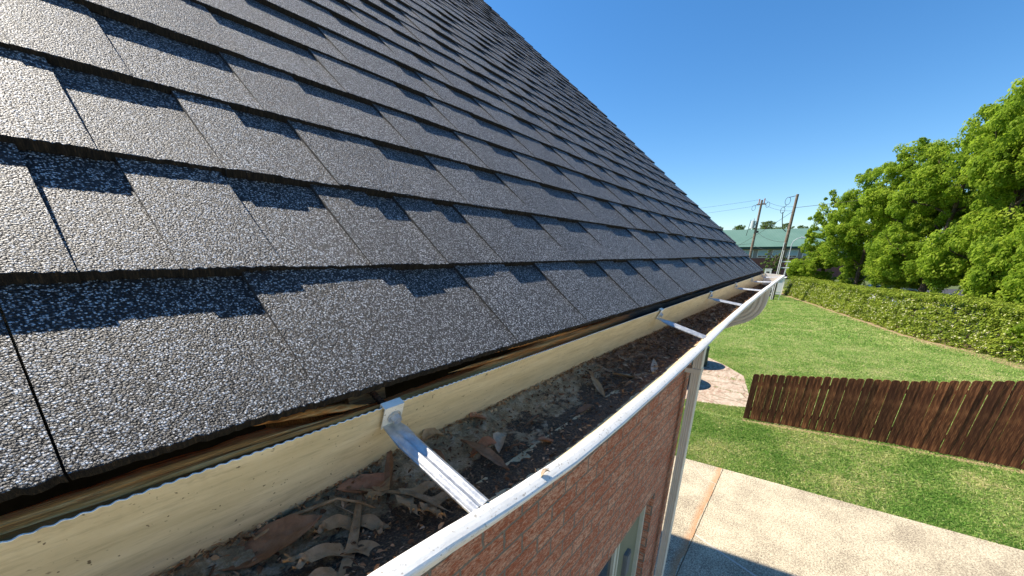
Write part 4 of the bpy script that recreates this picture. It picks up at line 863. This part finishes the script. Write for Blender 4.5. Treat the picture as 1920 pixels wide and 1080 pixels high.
# ------------------------------------------------------------------ parked cars
TYRE = mat_plain("tyre_rubber", (.015, .015, .015), (.025, .025, .025), 20., .9, .2)
def car(x, y, rz_, col, label):
    P_ = M_("car_paint", .25, .6, col); P_.b.inputs["Coat Weight"].default_value = .6; P_ = P_.m
    t = empty("parked_car", (x, y, G0), label, "car", "cars parked behind the hedge", rz_)
    sec = [(-2.25, .45, .62, .78), (-2.2, .32, .80, .80), (-1.5, .28, .92, .86), (-1.0, .26, .95, .88), (-.6, .25, .96, .88), (1.0, .25, .98, .88), (1.6, .26, .98, .88), (2.15, .30, .92, .82), (2.25, .45, .75, .76)]
    V = []
    for (xx, zl, zh, hw) in sec:
        for (yy, z_) in ((-hw*.9, zl), (-hw, zl+.15), (-hw, zh-.12), (-hw*.86, zh), (hw*.86, zh), (hw, zh-.12), (hw, zl+.15), (hw*.9, zl)): V.append((xx, yy, z_))
    n = 8; F = [(i*n+k, i*n+(k+1) % n, (i+1)*n+(k+1) % n, (i+1)*n+k) for i in range(len(sec)-1) for k in range(n)]+[tuple(range(n)), tuple(range(len(V)-1, len(V)-n-1, -1))]
    link("body", pymesh("car_body", V, F), t, P_, True)
    mb = MB(); cb = [(-1.15, .93, .80), (-.45, 1.40, .62), (.9, 1.44, .62), (1.75, .97, .78)]; V = [(a, s_*w_, z_) for a, z_, w_ in cb for s_ in (-1, 1)]
    V2 = [(-1.15, .93), (-.45, 1.40), (.9, 1.44), (1.75, .97)]
    mb.add(V, [(0, 1, 3, 2), (4, 5, 7, 6), (0, 2, 4, 6), (1, 7, 5, 3)]); link("glasshouse", mb.mesh("gh"), t, GLASS)
    mb = MB(); mb.box((-.47, -.63, 1.40), (.92, .63, 1.46))
    for s_ in (-1, 1):
        for a, b in (((-1.15, .80*s_, .93), (-.45, .63*s_, 1.42)), ((.22, .84*s_, .95), (.22, .64*s_, 1.43)), ((1.72, .79*s_, .97), (.9, .63*s_, 1.45))): mb.tube([a, b], .035, 6)
    link("roof", mb.mesh("cr"), t, P_)
    for sx in (-1.38, 1.38):
        for sy in (-1, 1):
            mb = MB(); mb.tube([(sx, sy*.66, .32), (sx, sy*.875, .32)], .32, 20); wl = link("wheel", mb.mesh("wh"), t, TYRE)
            mb = MB(); mb.tube([(sx, sy*.876, .32), (sx, sy*.885, .32)], .19, 14); o = link("rim", mb.mesh("rm"), wl, CER)
    for sy in (-1, 1):
        mb = MB(); mb.box((-2.262, sy*.62-.13, .62), (-2.2, sy*.62+.13, .74)); link("headlight", mb.mesh("hl"), t, CER)
car(49.5, -5.6, R(100), (.35, .38, .42), "silver blue parked car seen as a sliver under the left trees")
car(45.0, -6.6, R(85), (.75, .76, .76), "white parked car behind the dark double trunk")
car(41.0, -7.7, R(70), (.30, .36, .42), "pale blue grey parked car with a wide windscreen, right of the double trunk")
